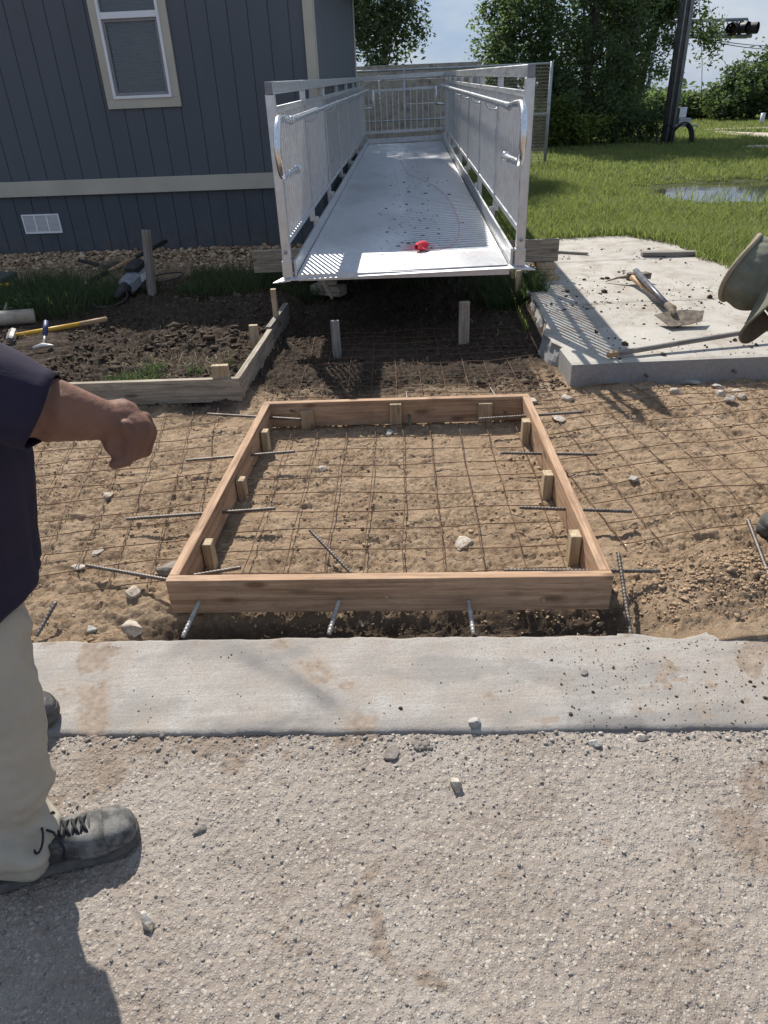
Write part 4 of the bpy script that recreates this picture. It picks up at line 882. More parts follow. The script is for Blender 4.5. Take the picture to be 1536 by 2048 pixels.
bl0, bl1, bl2, bl3 = at(1319, 637, .20), at(1421, 630, .215), at(1402, 640, .185), at(1338, 651, .165)
nb = 9; V = []
for i in range(nb):
    t_ = i / (nb - 1); e0 = bl0 + (bl1 - bl0) * t_; e1 = bl3 + (bl2 - bl3) * t_; cvx = .02 * math.sin(t_ * math.pi)
    e0 = e0 + np.array([0, .10, .0]); 
    V += [e0 + (0, 0, cvx), e1 + (0, -.02, -cvx * .4)]
mb = MB(); m_ = len(V); mb.add([*V, *[v + np.array([0, .003, -.004]) for v in V]], [(2 * i, 2 * i + 2, 2 * i + 3, 2 * i + 1) for i in range(nb - 1)] + [(m_ + 2 * i + 1, m_ + 2 * i + 3, m_ + 2 * i + 2, m_ + 2 * i) for i in range(nb - 1)] + [(2 * i + 1, 2 * i + 3, m_ + 2 * i + 3, m_ + 2 * i + 1) for i in range(nb - 1)] + [(2 * i + 2, 2 * i, m_ + 2 * i, m_ + 2 * i + 2) for i in range(nb - 1)] + [(0, 1, m_ + 1, m_), (m_ - 2, 2 * m_ - 2, 2 * m_ - 1, m_ - 1)])
mb.build('blade', M['dirty_steel'], sh)
rk = empty('long_handled_tool', at(1216, 712, .14), 'long dirty tool handle lying across the slab front', 'tool handle')
p0, p1 = at(1216, 710, .158), at(1600, 646, .225)
MB().tube([p0 + (p1 - p0) * t_ for t_ in np.linspace(0.03, 1.3, 14)], .0165, 10).build('handle', M['grey_wood'], rk, True)
MB().tube([p0, p0 + (p1 - p0) * .05], .0185, 10).build('ferrule', M['handle_wood'], rk, True)
q = p0 + (p1 - p0) * 1.3; MB().bar(q + (0, 0, -.12), q + (.26, .02, -.10), .22, .008, up=(0, .3, 1)).build('blade', M['dirty_steel'], rk)

# ------------------------------------------------------------------ tools in the yard at the left
sg_ = empty('sledgehammer', gpt(40, 672, .02), 'sledgehammer with yellow handle lying on the dark soil', 'sledgehammer')
a_, b_, m_ = gpt(24, 672, .05), gpt(213, 638, .05), gpt(160, 648, .05)
MB().tube([a_, m_], .017, 10).build('handle', M['yellow'], sg_, True); MB().tube([m_, b_], .0185, 10).build('grip', M['handle_wood'], sg_, True)
hd = MB(); d_ = (b_ - a_) / np.linalg.norm(b_ - a_); nx = np.array([-d_[1], d_[0], 0.1]); hd.tube([a_ - nx * .10, a_ - nx * .08, a_ + nx * .08, a_ + nx * .10], [.028, .036, .036, .028], 8); hd.build('head', M['tool_steel'], sg_)
hm = empty('claw_hammer', gpt(88, 690, .02), 'hammer with blue grip leaning on the yellow sledge handle', 'hammer')
a_, b_, c_ = gpt(92, 643, .16), gpt(90, 670, .10), gpt(87, 694, .03)
MB().tube([a_, b_ + (a_ - b_) * .5, b_], [.017, .02, .017], 10).build('grip', M['blue_grip'], hm, True); MB().tube([b_, c_], .0095, 8).build('shank', M['bright_steel'], hm, True)
e0, e1 = gpt(68, 697, .03), gpt(109, 694, .04); MB().tube([e0, c_ + (0, 0, .012), c_ + (e1 - c_) * .5 + (0, 0, .01), e1 + (0, 0, .012)], [.016, .019, .013, .004], 8).build('head', M['bright_steel'], hm, True)
dh = empty('demolition_hammer', gpt(280, 555, .05), 'black and grey electric breaker lying half hidden behind the tall stake', 'breaker')
c0 = gpt(268, 562, .09); 
ex = gpt(335, 540, .1) - c0; ex[2] = 0; ex /= np.linalg.norm(ex); ey = np.array([-ex[1], ex[0], 0])
b = MB(); b.bar(c0 - ex * .17 + (0, 0, -.02), c0 + ex * .20 + (0, 0, .05), .14, .13); b.build('body', M['grey_plastic'], dh, bevel=.03)
b = MB(); b.bar(c0 - ex * .02 + (0, 0, .09), c0 + ex * .17 + (0, 0, .125), .12, .09); b.build('motor_housing', M['black'], dh, bevel=.025)
b = MB(); b.tube([c0 - ex * .36 + (0, 0, -.06), c0 - ex * .25 + (0, 0, -.035), c0 - ex * .15 + (0, 0, -.02)], [.022, .04, .055], 12); b.build('chuck', M['black'], dh, True)
b = MB(); b.tube([c0 + ex * .19 + (0, 0, .09), c0 + ex * .30 + (0, 0, .08), c0 + ex * .33 + (0, 0, 0), c0 + ex * .22 + (0, 0, -.03)], .02, 8); b.build('handle', M['black'], dh, True)
b = MB(); b.bar(c0 + ex * .0 - ey * .0715 + (0, 0, .02), c0 + ex * .11 - ey * .0715 + (0, 0, .03), .003, .06); b.build('sticker', M['white_paint'], dh)
pts = [c0 + ex * (.25 + .35 * math.sin(t_ * 1.1)) - ey * (.05 + .22 * math.sin(t_ * 2)) * (1 if t_ < 3 else .7) + np.array([0, 0, -.07 + .05 * math.sin(t_ * 1.3) ** 2]) + ex * -.12 * t_ for t_ in np.linspace(0, 5.6, 60)]
MB().tube(pts, .0065, 6).build('power_cable', M['black'], dh, True)
ds = empty('digging_spade', gpt(165, 572, .02), 'spade with tan and black shaft leaning across the breaker', 'spade')
P0, P1 = gpt(157, 574, .03), gpt(338, 513, .02); P1[2] += .16
seg = lambda a, b: [P0 + (P1 - P0) * a, P0 + (P1 - P0) * b]
MB().tube(seg(.0, .09), [.012, .022], 8).build('tip', M['bright_steel'], ds, True); MB().tube(seg(.08, .30), .022, 10).build('socket', M['black'], ds, True)
MB().tube(seg(.29, .62), .019, 10).build('shaft', M['handle_wood'], ds, True); MB().tube(seg(.61, 1.0), .021, 10).build('grip', M['black'], ds, True)
bt = empty('splitting_maul', gpt(215, 535, .03), 'old maul with black handle and rusty head on the house gravel', 'maul')
a_, b_ = gpt(158, 521, .07), gpt(215, 533, .06); MB().tube([a_, b_], .02, 8).build('handle', M['black'], bt, True)
b = MB(); b.bar(gpt(203, 536, .05), gpt(240, 527, .07), .10, .085); b.build('head', M['dirty_steel'], bt, False, bevel=.008)
o = MB().bar(gpt(102, 566, .02), gpt(160, 577, .02), .16, .03).build('dark_board', M['box_lid'], None, bevel=.003); tag(o, 'short dark board lying in the grass below the spade tip', 'board')
cv_ = gpt(0, 556, .06); vb = empty('valve_box', cv_, 'dark grey utility box lid half in frame beside the gravel', 'utility box')
b = MB(); b.bar(cv_ + (-.35, .0, .0), cv_ + (.10, .0, .0), .34, .05); b.build('lid', M['box_lid'], vb, bevel=.008); b = MB(); b.bar(cv_ + (-.34, 0, -.07), cv_ + (.09, 0, -.07), .32, .09); b.build('body', M['grey_plastic'], vb)
a_ = gpt(-60, 574, .05); o = MB().tube([a_, gpt(29, 569, .06)], .019, 10).build('tool_handle', M['yellow'], None, True); tag(o, 'end of a yellow tool handle by the utility box lid', 'tool handle')
a_, b_ = gpt(-40, 640, .05), gpt(70, 632, .06); o = MB().tube([a_, (a_ + b_) / 2, b_], [.062, .06, .058], 14).build('concrete_post', M['wall_concrete'], None, True); tag(o, 'broken piece of round concrete post lying by the grass tuft', 'concrete post')
a_, b_ = gpt(6, 632, .03), gpt(14, 606, .1); o = MB().tube([a_, b_], .011, 8).build('grey_stick', M['old_wood'], None, True); tag(o, 'thin pale stick standing behind the broken concrete post', 'stick')

# ------------------------------------------------------------------ rocks one could pick up
def rock(px, py, wpx, label, m='rock', hgt=.6, surf='g', group='pale rocks on the site'):
    if surf == 'g': c = gpt(px, py, 0)
    elif surf == 'r': c = at(px, py, 0.0)
    elif surf == 's': c = at(px, py, .011)
    else: c = at(px, py, .137)
    Zc = (c - CAM) @ _fw; rad = wpx / 2 * 1.12 * Zc / F_PX
    V, Fc = ICO3; V = V.copy(); sd = rng.integers(1000)
    for _ in range(14):
        n = rng.normal(size=3); n /= np.linalg.norm(n); d = rng.uniform(.42, .8); h = V @ n; V = V - np.outer(np.maximum(h - d, 0) * .97, n)
    V = V * (1 + .22 * (fbm(V[:, 0] + V[:, 2] * .7 + sd, V[:, 1] + V[:, 2] * .5, 2.2, 4) - .5)[:, None])
    th = rng.uniform(0, 6.28); Rz = np.array([[math.cos(th), -math.sin(th), 0], [math.sin(th), math.cos(th), 0], [0, 0, 1]])
    V = (V * np.array([1.25, .95, hgt * 1.2])) @ Rz.T * rad + c + np.array([0, 0, rad * hgt * .45])
    o = link('rock', npmesh('rock', V, Fc), M[m], None, True); o.data.shade_flat(); return tag(o, label, 'rock', group)
rock(296, 1848, 34, 'chalky white rock on the road beside the man shadow', surf='r', hgt=.9); 
rock(910, 1572, 30, 'upright pale rock on the road with a small black stick', surf='r', hgt=1.0)
rock(1190, 1490, 26, 'smooth grey pebble on the road near the strip edge', 'rock_grey', surf='r'); rock(1287, 1477, 22, 'yellowish angular pebble on the road right of the grey one', surf='r')
rock(950, 1449, 24, 'grey chunk sitting on the near edge of the strip', 'rock_grey', surf='s', hgt=.9)
rock(402, 1660, 28, 'round brown lump on the road beyond the boot toe', 'clay', surf='r', hgt=.5)
c = at(843, 1492, 0); n = 70; q = rng.normal(size=(n, 2)) * np.array([.017, .016]); sz = rng.uniform(.004, .011, n) * np.exp(-(q[:, 0] ** 2 + q[:, 1] ** 2) / .0011)
tag(link('clay_lump', scatter('clay_lump', np.stack([c[0] + q[:, 0], c[1] + q[:, 1], sz * .35], 1), sz, ICO2, .22, (.4, .8)), M['clay']), 'big cracked clay lump pressed on the road at the strip', 'clay lump'); rock(785, 1508, 30, 'small clay lump left of the big cracked one', 'clay', surf='r', hgt=.4)
rock(1170, 1347, 17, 'dark red shard lying on the strip', 'clay', surf='s', hgt=.3)
rock(268, 1192, 36, 'white angular rock in sand between the man and the form'); rock(157, 1135, 24, 'flat white rock at the end of the outside rebar', hgt=.4); rock(198, 1104, 26, 'thin white flake of rock above the outside rebar', hgt=.3)
rock(218, 994, 30, 'white rock below the pointing fist', hgt=.5); rock(645, 940, 22, 'whitish rock in the mesh near the back left of the form'); rock(928, 1088, 44, 'low white rock lying near the right inside of the form', hgt=.3)
rock(265, 1262, 44, 'rough white rubble chunk stuck on the strip far edge', 'rock'); rock(185, 1262, 26, 'grey pointed stone at the strip edge by the trousers', 'rock_grey')
for k, (x, y, s_) in enumerate(((560, 1243, 30), (640, 1252, 34), (718, 1247, 40), (770, 1252, 36), (985, 1243, 18), (1010, 1242, 20))): rock(x, y, s_, 'grey rubble stone in the shaded trench before the near board', 'rock_grey', group='rubble in the trench')
for k, (x, y, s_) in enumerate(((1440, 792, 26), (1458, 802, 24), (1472, 786, 22), (1484, 796, 20), (1352, 786, 20))): rock(x, y, s_, 'pale stone in the small heap under the slab front', group='stones under the slab front')
rock(1388, 768, 34, 'dark flat shard leaning under the slab front', 'rock_grey', hgt=.4); rock(1434, 776, 26, 'dark square shard under the slab front', 'rock_grey', hgt=.4)
rock(1268, 962, 20, 'small grey chip on the sand beyond the right board', 'rock_grey'); rock(1060, 805, 34, 'white crumpled flake behind the back right corner of the form', hgt=.3); rock(1115, 838, 30, 'white crumpled flake outside the back right corner of the form', hgt=.3); rock(1135, 800, 24, 'pale stone between the form corner and the slab', hgt=.5)
rock(780, 868, 0.1 + 20, 'tiny rock beside the middle back stake', 'rock_grey'); rock(345, 1140, 50, 'brown clod lump outside the near left corner', 'clay', hgt=.5)

# ================================================================== PEOPLE
def wrinkle(sc, amp, seed=1, st=(1, 1, .45)):
    def f(P): return amp * (fbm(P[:, 0] * st[0] + P[:, 1] * .6 + P[:, 2] * st[2], P[:, 1] * st[1] - P[:, 0] * .5 + P[:, 2] * st[2] * 1.3, sc, 4, seed, .55) - .5) * 2
    return f
def shoe(parent, heel, toe, z0=0.004, hgt=.10, wd=.104, detail=True):
    heel, toe = np.array(heel, float), np.array(toe, float); heel[2] = toe[2] = z0; d = toe - heel; L_ = np.linalg.norm(d); d /= L_; s_ = np.array([-d[1], d[0], 0]); up = np.array([0, 0, 1.0])
    prof = [(0.0, .30, .52), (.03, .62, .95), (.10, .80, 1.06), (.22, .84, 1.12), (.34, .82, 1.0), (.46, .86, .82), (.58, .95, .68), (.70, 1.02, .61), (.80, 1.03, .58), (.88, .97, .54), (.94, .82, .47), (.98, .58, .36), (1.0, .30, .22)]
    def ring(t_, w_, h0, h1, n=20, pw=.62):
        c = heel + d * L_ * t_ + s_ * .008 * math.sin(t_ * 5); R_ = []
        for k in range(n):
            a = 2 * math.pi * k / n; ca, sa = math.cos(a), math.sin(a); x = math.copysign(abs(ca) ** pw, ca) * wd / 2 * w_
            zz = (h0 + h1) / 2 + math.copysign(abs(sa) ** pw, sa) * (h1 - h0) / 2
            x *= 1 - .28 * max(0, (zz - h0) / (h1 - h0 + 1e-6) - .35)
            R_.append(c + s_ * x + up * zz)
        return R_
    up_ = MB(); up_.loft([ring(t_, w_, .022, .022 + hgt * h_) for t_, w_, h_ in prof]); bt = up_.build('boot', M['boot'], parent, True)
    sb = bt.modifiers.new('s', 'SUBSURF'); sb.levels = sb.render_levels = 2
    so_ = MB(); so_.loft([ring(min(1.012, max(-.012, t_ * 1.03 - .015)), w_ * 1.09, 0, .03 + .006 * (t_ > .85), pw=.45) for t_, w_, h_ in prof]); so2 = so_.build('sole', M['sole'], bt, True)
    sb = so2.modifiers.new('s', 'SUBSURF'); sb.levels = sb.render_levels = 1
    if detail:
        def over(name, t0, t1, dw, dh, m_):
            ts = np.linspace(t0, t1, 12); P_ = [p[0] for p in prof]; rr = []
            for t_ in ts:
                w_ = np.interp(t_, P_, [p[1] for p in prof]); h_ = np.interp(t_, P_, [p[2] for p in prof]); rr.append(ring(t_, w_ + dw, .021, .022 + hgt * h_ + dh))
            q_ = MB(); q_.loft(rr); return q_.build(name, m_, bt, True)
        over('toe_cap', .79, .995, .035, .0028, M['boot_dust']); over('heel_counter', .005, .20, .04, -.012, M['boot']); over('toe_rand', .60, .80, .03, -.030, M['boot'])
        def top(t_, x): # point on the upper's top surface
            w_ = np.interp(t_, [p[0] for p in prof], [p[1] for p in prof]); h_ = np.interp(t_, [p[0] for p in prof], [p[2] for p in prof])
            q = abs(x) / (wd / 2 * w_ * .78); z = .022 + hgt * h_ * (1 - .36 * q ** 2.2)
            return heel + d * L_ * t_ + s_ * x + up * (z + .003)
        lc = MB()
        for k in range(5):
            t_ = .42 + k * .055
            lc.tube([top(t_ + .0, -.030), top(t_ + .012, -.012) + up * .004, top(t_ + .03, .012) + up * .004, top(t_ + .05, .030)], .0032, 6)
            lc.tube([top(t_ + .0, .030), top(t_ + .012, .012) + up * .006, top(t_ + .03, -.012) + up * .006, top(t_ + .05, -.030)], .0032, 6)
        k0 = top(.40, 0) + up * .008
        for sg in (-1, 1):
            lc.tube([k0 + s_ * sg * (.030 - .030 * math.cos(a)) + up * (.012 * math.sin(a) + .010 * math.sin(a / 2)) + d * (.014 * math.sin(a) - .004) - up * .010 * (1 - math.cos(a)) for a in np.linspace(0, 6.0, 22)], .0028, 6)
            lc.tube([k0, k0 + s_ * sg * .03 + d * .03 + up * .0, top(.52, sg * .04) + up * .004, top(.50, sg * .047) - up * .012], .003, 6)
        lc.build('lace', M['lace'], bt, True)
        sm_ = MB()
        for sg in (-1, 1):
            for (ta, xa, tb, xb, tc_, xc) in ((.46, .034, .54, .040, .62, .046), (.66, .0335, .72, .040, .745, .046)):
                sm_.tube([top(ta, sg * xa) - up * .001, top(tb, sg * xb) - up * .004, top(tc_, sg * xc) - up * .010], .0032, 5)
        sm_.tube([top(.70, x) - up * .0015 for x in np.linspace(-.043, .043, 9)], .0024, 5)
        sm_.build('seam', M['sole'], bt, True)
    return bt

man = empty('person', (-.9, 1.2, 0), 'man in navy shirt and khaki trousers pointing with a bent fist', 'person')
# body: one continuous skin (head, neck, trunk, arms, hands, legs)
E_ = atY(38, 806, 1.10); W_ = atY(208, 840, 1.17); S_ = np.array([-.90, 1.10, 1.30])
fdir = (W_ - E_) / np.linalg.norm(W_ - E_)
K1 = atY(243, 838, 1.20); K2 = atY(262, 862, 1.19); KB = atY(275, 878, 1.19)
caps = [(S_, .066, E_, .060), (E_, .062, E_ + (W_ - E_) * .35, .0575), (E_ + (W_ - E_) * .35, .0575, W_, .037),
        (W_, .036, K1, .039), (K1, .039, K2, .036), (K2, .041, atY(256, 885, 1.18), .036)]
side = np.array([0.1, 1, 0.0]); side /= np.linalg.norm(side)
for k in range(4):                                                               # four curled fingers, near to far
    o = side * (-.032 + .0215 * k) + CR * .0035 * (k - 1) - CU * (.003 * (k - 1) + .003 * abs(k - 1.2))
    a_, b_, c_, e_ = atY(268, 838, 1.19) + o, atY(281, 866, 1.19) + o, atY(271, 905, 1.18) + o, atY(247, 912, 1.17) + o
    caps += [(a_, .0138, b_, .0132), (b_, .0132, c_, .0115), (c_, .0115, e_, .0098)]
th0, th1, th2 = atY(226, 866, 1.165), atY(223, 893, 1.155), atY(243, 917, 1.15)
caps += [(th0, .022, th1, .0135), (th1, .0135, th2, .0115), (atY(222, 852, 1.175), .034, atY(250, 880, 1.185), .036)]
caps += [((-.95, 1.33, 1.30), .07, (-1.02, 1.55, 1.05), .05), ((-1.02, 1.55, 1.05), .045, (-.98, 1.5, .82), .034), ((-.98, 1.5, .82), .036, (-.97, 1.49, .73), .026)]
caps += [((-.95, 1.22, .80), .15, (-.92, 1.22, 1.25), .15), ((-.92, 1.22, 1.25), .08, (-.88, 1.22, 1.43), .06), ((-.86, 1.22, 1.52), .085, (-.85, 1.22, 1.60), .09), ((-.80, 1.22, 1.55), .05, (-.765, 1.22, 1.535), .015)]
caps += [((-.90, 1.15, .78), .10, (-.88, 1.11, .45), .065), ((-.88, 1.11, .45), .06, (-.895, 1.045, .10), .042), ((-1.02, 1.33, .78), .10, (-1.14, 1.40, .45), .065), ((-1.14, 1.40, .45), .06, (-1.2, 1.42, .10), .042)]
blob('body', caps, .0034, M['skin'], man, 4, wrinkle(16, .0012, 3, (1, 1, 1)))
blob('hair', [((-.875, 1.22, 1.60), .092, (-.88, 1.22, 1.62), .09), ((-.90, 1.22, 1.55), .08, (-.91, 1.22, 1.5), .07)], .012, M['hair'], man)
def trunk_ring(z, rx, ry, cx, cy, n=72, wr=.0):
    R_ = []
    for k in range(n):
        a = 2 * math.pi * k / n; f = 1 + wr * (float(fbm(math.cos(a) * 1.6 + 5, math.sin(a) * 1.6 + z * 1.1, 2.6, 4, 91)) - .5)
        R_.append((cx + rx * math.cos(a) * f, cy + ry * math.sin(a) * f + .006 * math.sin(z * 14 + a * 3), z + .012 * math.sin(a * 2 + 1) * (z < .70)))
    return R_
st = MB(); zs = np.concatenate([[.672, .668, .675], np.linspace(.69, 1.18, 30), [1.24, 1.29, 1.33, 1.37]])
st.loft([trunk_ring(z, (.186 if i < 2 else .189 + .050 * float(ss(.68, 1.0, z))) * (1 if z < 1.19 else (1.45 - z) / .26 * .93 + .07) * (.9 if i == 0 else 1), (.205 if i < 2 else .213) * (1 if z < 1.19 else (1.47 - z) / .28 * .9 + .1), -.935 + .02 * (z - .7), 1.225, wr=.2) for i, z in enumerate(zs)], cap=False)
shirt = st.build('shirt', M['shirt'], man, True); sdm = shirt.modifiers.new('t', 'SOLIDIFY'); sdm.thickness = .003
AX = E_ - S_; AXn = AX / np.linalg.norm(AX); q1 = np.cross(AXn, [0, 0, 1.0]); q1 /= np.linalg.norm(q1); q2 = np.cross(q1, AXn)
slv = MB(); slr = []
for i, t_ in enumerate(np.linspace(-.12, 1.13, 26)):
    c = S_ + AX * t_; rr = .096 - .0225 * t_ + .004 * math.sin(t_ * 9) * (t_ > .4); R_ = []
    for k in range(40):
        a = 2 * math.pi * k / 40; f = 1 + .16 * (float(fbm(math.cos(a) * 1.5 + t_ * 2.2, math.sin(a) * 1.5 - t_, 2.4, 4, 93)) - .5); sk = .012 * math.sin(a * 2 + .6) * max(0, t_ - .5)
        R_.append(c + AXn * sk + (q1 * math.cos(a) + q2 * math.sin(a)) * rr * f)
    slr.append(R_)
slv.loft(slr, cap=False); so_ = slv.build('sleeve', M['shirt'], shirt, True); sdm = so_.modifiers.new('t', 'SOLIDIFY'); sdm.thickness = .003
blob('far_sleeve', [((-.95, 1.34, 1.28), .10, (-1.0, 1.5, 1.12), .085)], .01, M['shirt'], shirt, 4, wrinkle(7, .008, 9))
TR = [((-.880, 1.16, .60), .112, (-.868, 1.115, .45), .104), ((-.868, 1.115, .45), .104, (-.892, 1.06, .16), .092), ((-.892, 1.06, .16), .092, (-.89, 1.048, .105), .100),
      ((-1.03, 1.33, .74), .125, (-1.13, 1.40, .45), .098), ((-1.13, 1.40, .45), .098, (-1.19, 1.43, .15), .088), ((-.99, 1.24, .80), .13, (-.98, 1.24, .70), .13)]
tr = blob('trousers', TR, .007, M['pants'], man, 5, lambda P: wrinkle(6, .018, 15, (1, 1, .28))(P) + np.where(P[:, 2] < .3, .034 * (fbm(P[:, 2] * 2.0 + .9 * P[:, 0], P[:, 0] * .8 + P[:, 1], 9, 2, 4) - .5) * 2 * ss(.3, .12, P[:, 2]), 0))
hp, tp = np.array([-.945, .985, 0]), at(273, 1645, .03)
shoe(man, hp, (tp[0], tp[1], 0), hgt=.105, wd=.112)
shoe(man, (-1.29, 1.41, 0.02), (-.985, 1.505, 0.02), z0=.024, detail=False)

# worker bending down at the right edge
wk = empty('person', (1.75, 2.25, 0), 'worker in olive cap bending down at the right edge of the picture', 'person')
VD = atY(1500, 560, 2.2) - CAM; VD /= np.linalg.norm(VD); UPA = -.93 * CR + .36 * CU; UPA -= VD * (UPA @ VD); UPA = UPA / np.linalg.norm(UPA) + .10 * VD; UPA /= np.linalg.norm(UPA); FWA = -.36 * CR - .93 * CU - .12 * VD; FWA -= UPA * (FWA @ UPA); FWA /= np.linalg.norm(FWA); SDA = np.cross(UPA, FWA)
TOP = atY(1480, 532, 2.2); BASE = TOP - UPA * .10; HC = BASE - UPA * .045
caps = [(HC + UPA * .02 - FWA * .004, .084, HC - UPA * .045 + FWA * .034, .074), (HC - UPA * .005 + FWA * .055, .046, HC - UPA * .055 + FWA * .062, .036), (HC - UPA * .09 + FWA * .035, .045, HC - UPA * .10 + FWA * .05, .036), (HC - UPA * .030 + FWA * .10, .015, HC - UPA * .045 + FWA * .115, .013), (HC - UPA * .005 + FWA * .09, .017, HC - UPA * .07 + FWA * .092, .02),
        (HC - UPA * .05 + SDA * .08, .018, HC - UPA * .07 + SDA * .082, .014), (HC - UPA * .05 - SDA * .08, .018, HC - UPA * .07 - SDA * .082, .014),
        (HC - UPA * .07 - FWA * .03, .055, (1.50, 2.24, 1.02), .06)]
for sg in (-1, 1):
    sh_ = np.array([1.50, 2.26 + sg * .19, .98]); el = np.array([1.58, 2.28 + sg * .24, .66]); wr = np.array([1.62, 2.40 + sg * .10, .42])
    caps += [(sh_, .06, el, .045), (el, .043, wr, .03), (wr, .033, wr + (.0, .02, -.07), .036)]
    for k in range(4): o = np.array([-.03 + .02 * k, 0, 0]); caps += [(wr + o + (0, .02, -.08), .011, wr + o + (0, .05, -.13), .010), (wr + o + (0, .05, -.13), .010, wr + o + (0, .085, -.12), .008)]
    caps += [(wr + (-.035, .03, -.05), .013, wr + (-.04, .06, -.10), .010)]
    caps += [((1.95, 2.28 + sg * .10, .88), .10, (1.86, 2.24 + sg * .13, .48), .065), ((1.86, 2.24 + sg * .13, .48), .058, (1.72, 2.2 + sg * .14, .1), .042)]
caps += [((1.52, 2.26, .98), .13, (1.95, 2.28, .92), .15)]
blob('body', caps, .007, M['skin'], wk, 5)
blob('shirt', [((1.50, 2.26, .97), .155, (1.93, 2.28, .93), .175)] + [c for sg in (-1, 1) for c in (((1.52, 2.26 + sg * .15, .98), .09, (1.57, 2.28 + sg * .23, .76), .075),)], .010, M['shirt'], wk, 5, wrinkle(8, .008, 19))
blob('trousers', [((1.93, 2.28, .90), .175, (1.97, 2.28, .86), .17)] + [c for sg in (-1, 1) for c in (((1.95, 2.28 + sg * .09, .85), .12, (1.86, 2.24 + sg * .13, .48), .09), ((1.86, 2.24 + sg * .13, .48), .088, (1.73, 2.2 + sg * .14, .12), .08))], .010, M['pants'], wk, 5, wrinkle(8, .008, 29))
for sg in (-1, 1): shoe(wk, (1.78, 2.19 + sg * .14, 0), (1.415 if sg < 0 else 1.47, 2.16 + sg * .12, 0), z0=.03, detail=False)
# cap: flat topped crown > piping, bill
def cring(u, r0, rf=1.0, n=40, jit=0.0, tilt=0.0):
    R_ = []; n = 72
    for k in range(n):
        a = 2 * math.pi * k / n; nv = float(fbm(math.cos(a) * 2.6 + u * 9, math.sin(a) * 2.6 - u * 6, 2.6, 3, 77)); rr = r0 * (1 + .05 * math.cos(a)) * (1 + jit * (.75 * (1 - abs(2 * nv - 1)) - .5)); tilt = .010 * math.sin(2 * a + .6) * (u / .1)
        R_.append(BASE + UPA * (u + tilt) + FWA * math.cos(a) * rr * 1.06 + SDA * math.sin(a) * rr)
    return R_
cp = MB(); cp.loft([cring(-.012, .086, jit=.05), cring(.0, .091, jit=.1), cring(.015, .097, jit=.2), cring(.03, .100, jit=.26), cring(.045, .1005, jit=.26), cring(.058, .099, jit=.26), cring(.07, .0975, jit=.2), cring(.092, .0945, jit=.06), cring(.1, .091), cring(.103, .06, jit=.1), cring(.100, .01)], cap=True)
crown = cp.build('cap', M['cap'], wk, True); sb = crown.modifiers.new('s', 'SUBSURF'); sb.levels = sb.render_levels = 1
MB().tube(cring(.098, .0955) + cring(.098, .0955)[:2], .0075, 8).build('piping', M['piping'], crown, True)
bv = MB(); na, nr = 25, 8; V = []
for lay in (0, 1):
    for j in range(nr):
        q = j / (nr - 1)
        for i in range(na):
            a = (i / (na - 1) - .5) * 2.35; rr = .099 + (.088 * max(0, math.cos(a * 1.12)) ** .55 + .004) * q
            V.append(BASE + FWA * math.cos(a) * rr * 1.06 + SDA * math.sin(a) * rr + UPA * (.002 - .062 * (a / 1.17) ** 2 * q - .016 * q + .006 * math.sin(a * 5 + 1) * q - .004 * lay))
nn_ = na * nr; Fc = []
for j in range(nr - 1):
    for i in range(na - 1):
        p = j * na + i; Fc += [(p, p + 1, p + na + 1, p + na), (nn_ + p + na, nn_ + p + na + 1, nn_ + p + 1, nn_ + p)]
ed = [j * na for j in range(nr)] + [(nr - 1) * na + i for i in range(1, na)] + [j * na + na - 1 for j in range(nr - 2, -1, -1)]
for p, q in zip(ed[:-1], ed[1:]): Fc.append((p, q, nn_ + q, nn_ + p))
bv.add(V, Fc, mi=0); bv.I = [1 if (k < 2 * (nr - 1) * (na - 1) and k % 2 == 1) else 0 for k in range(len(bv.F))]
bv.build('bill', [M['cap'], M['cap_under']], crown, True)
MB().tube([V[(nr - 1) * na + i] for i in range(na)], .003, 6).build('bill_edge', M['cap'], crown, True)

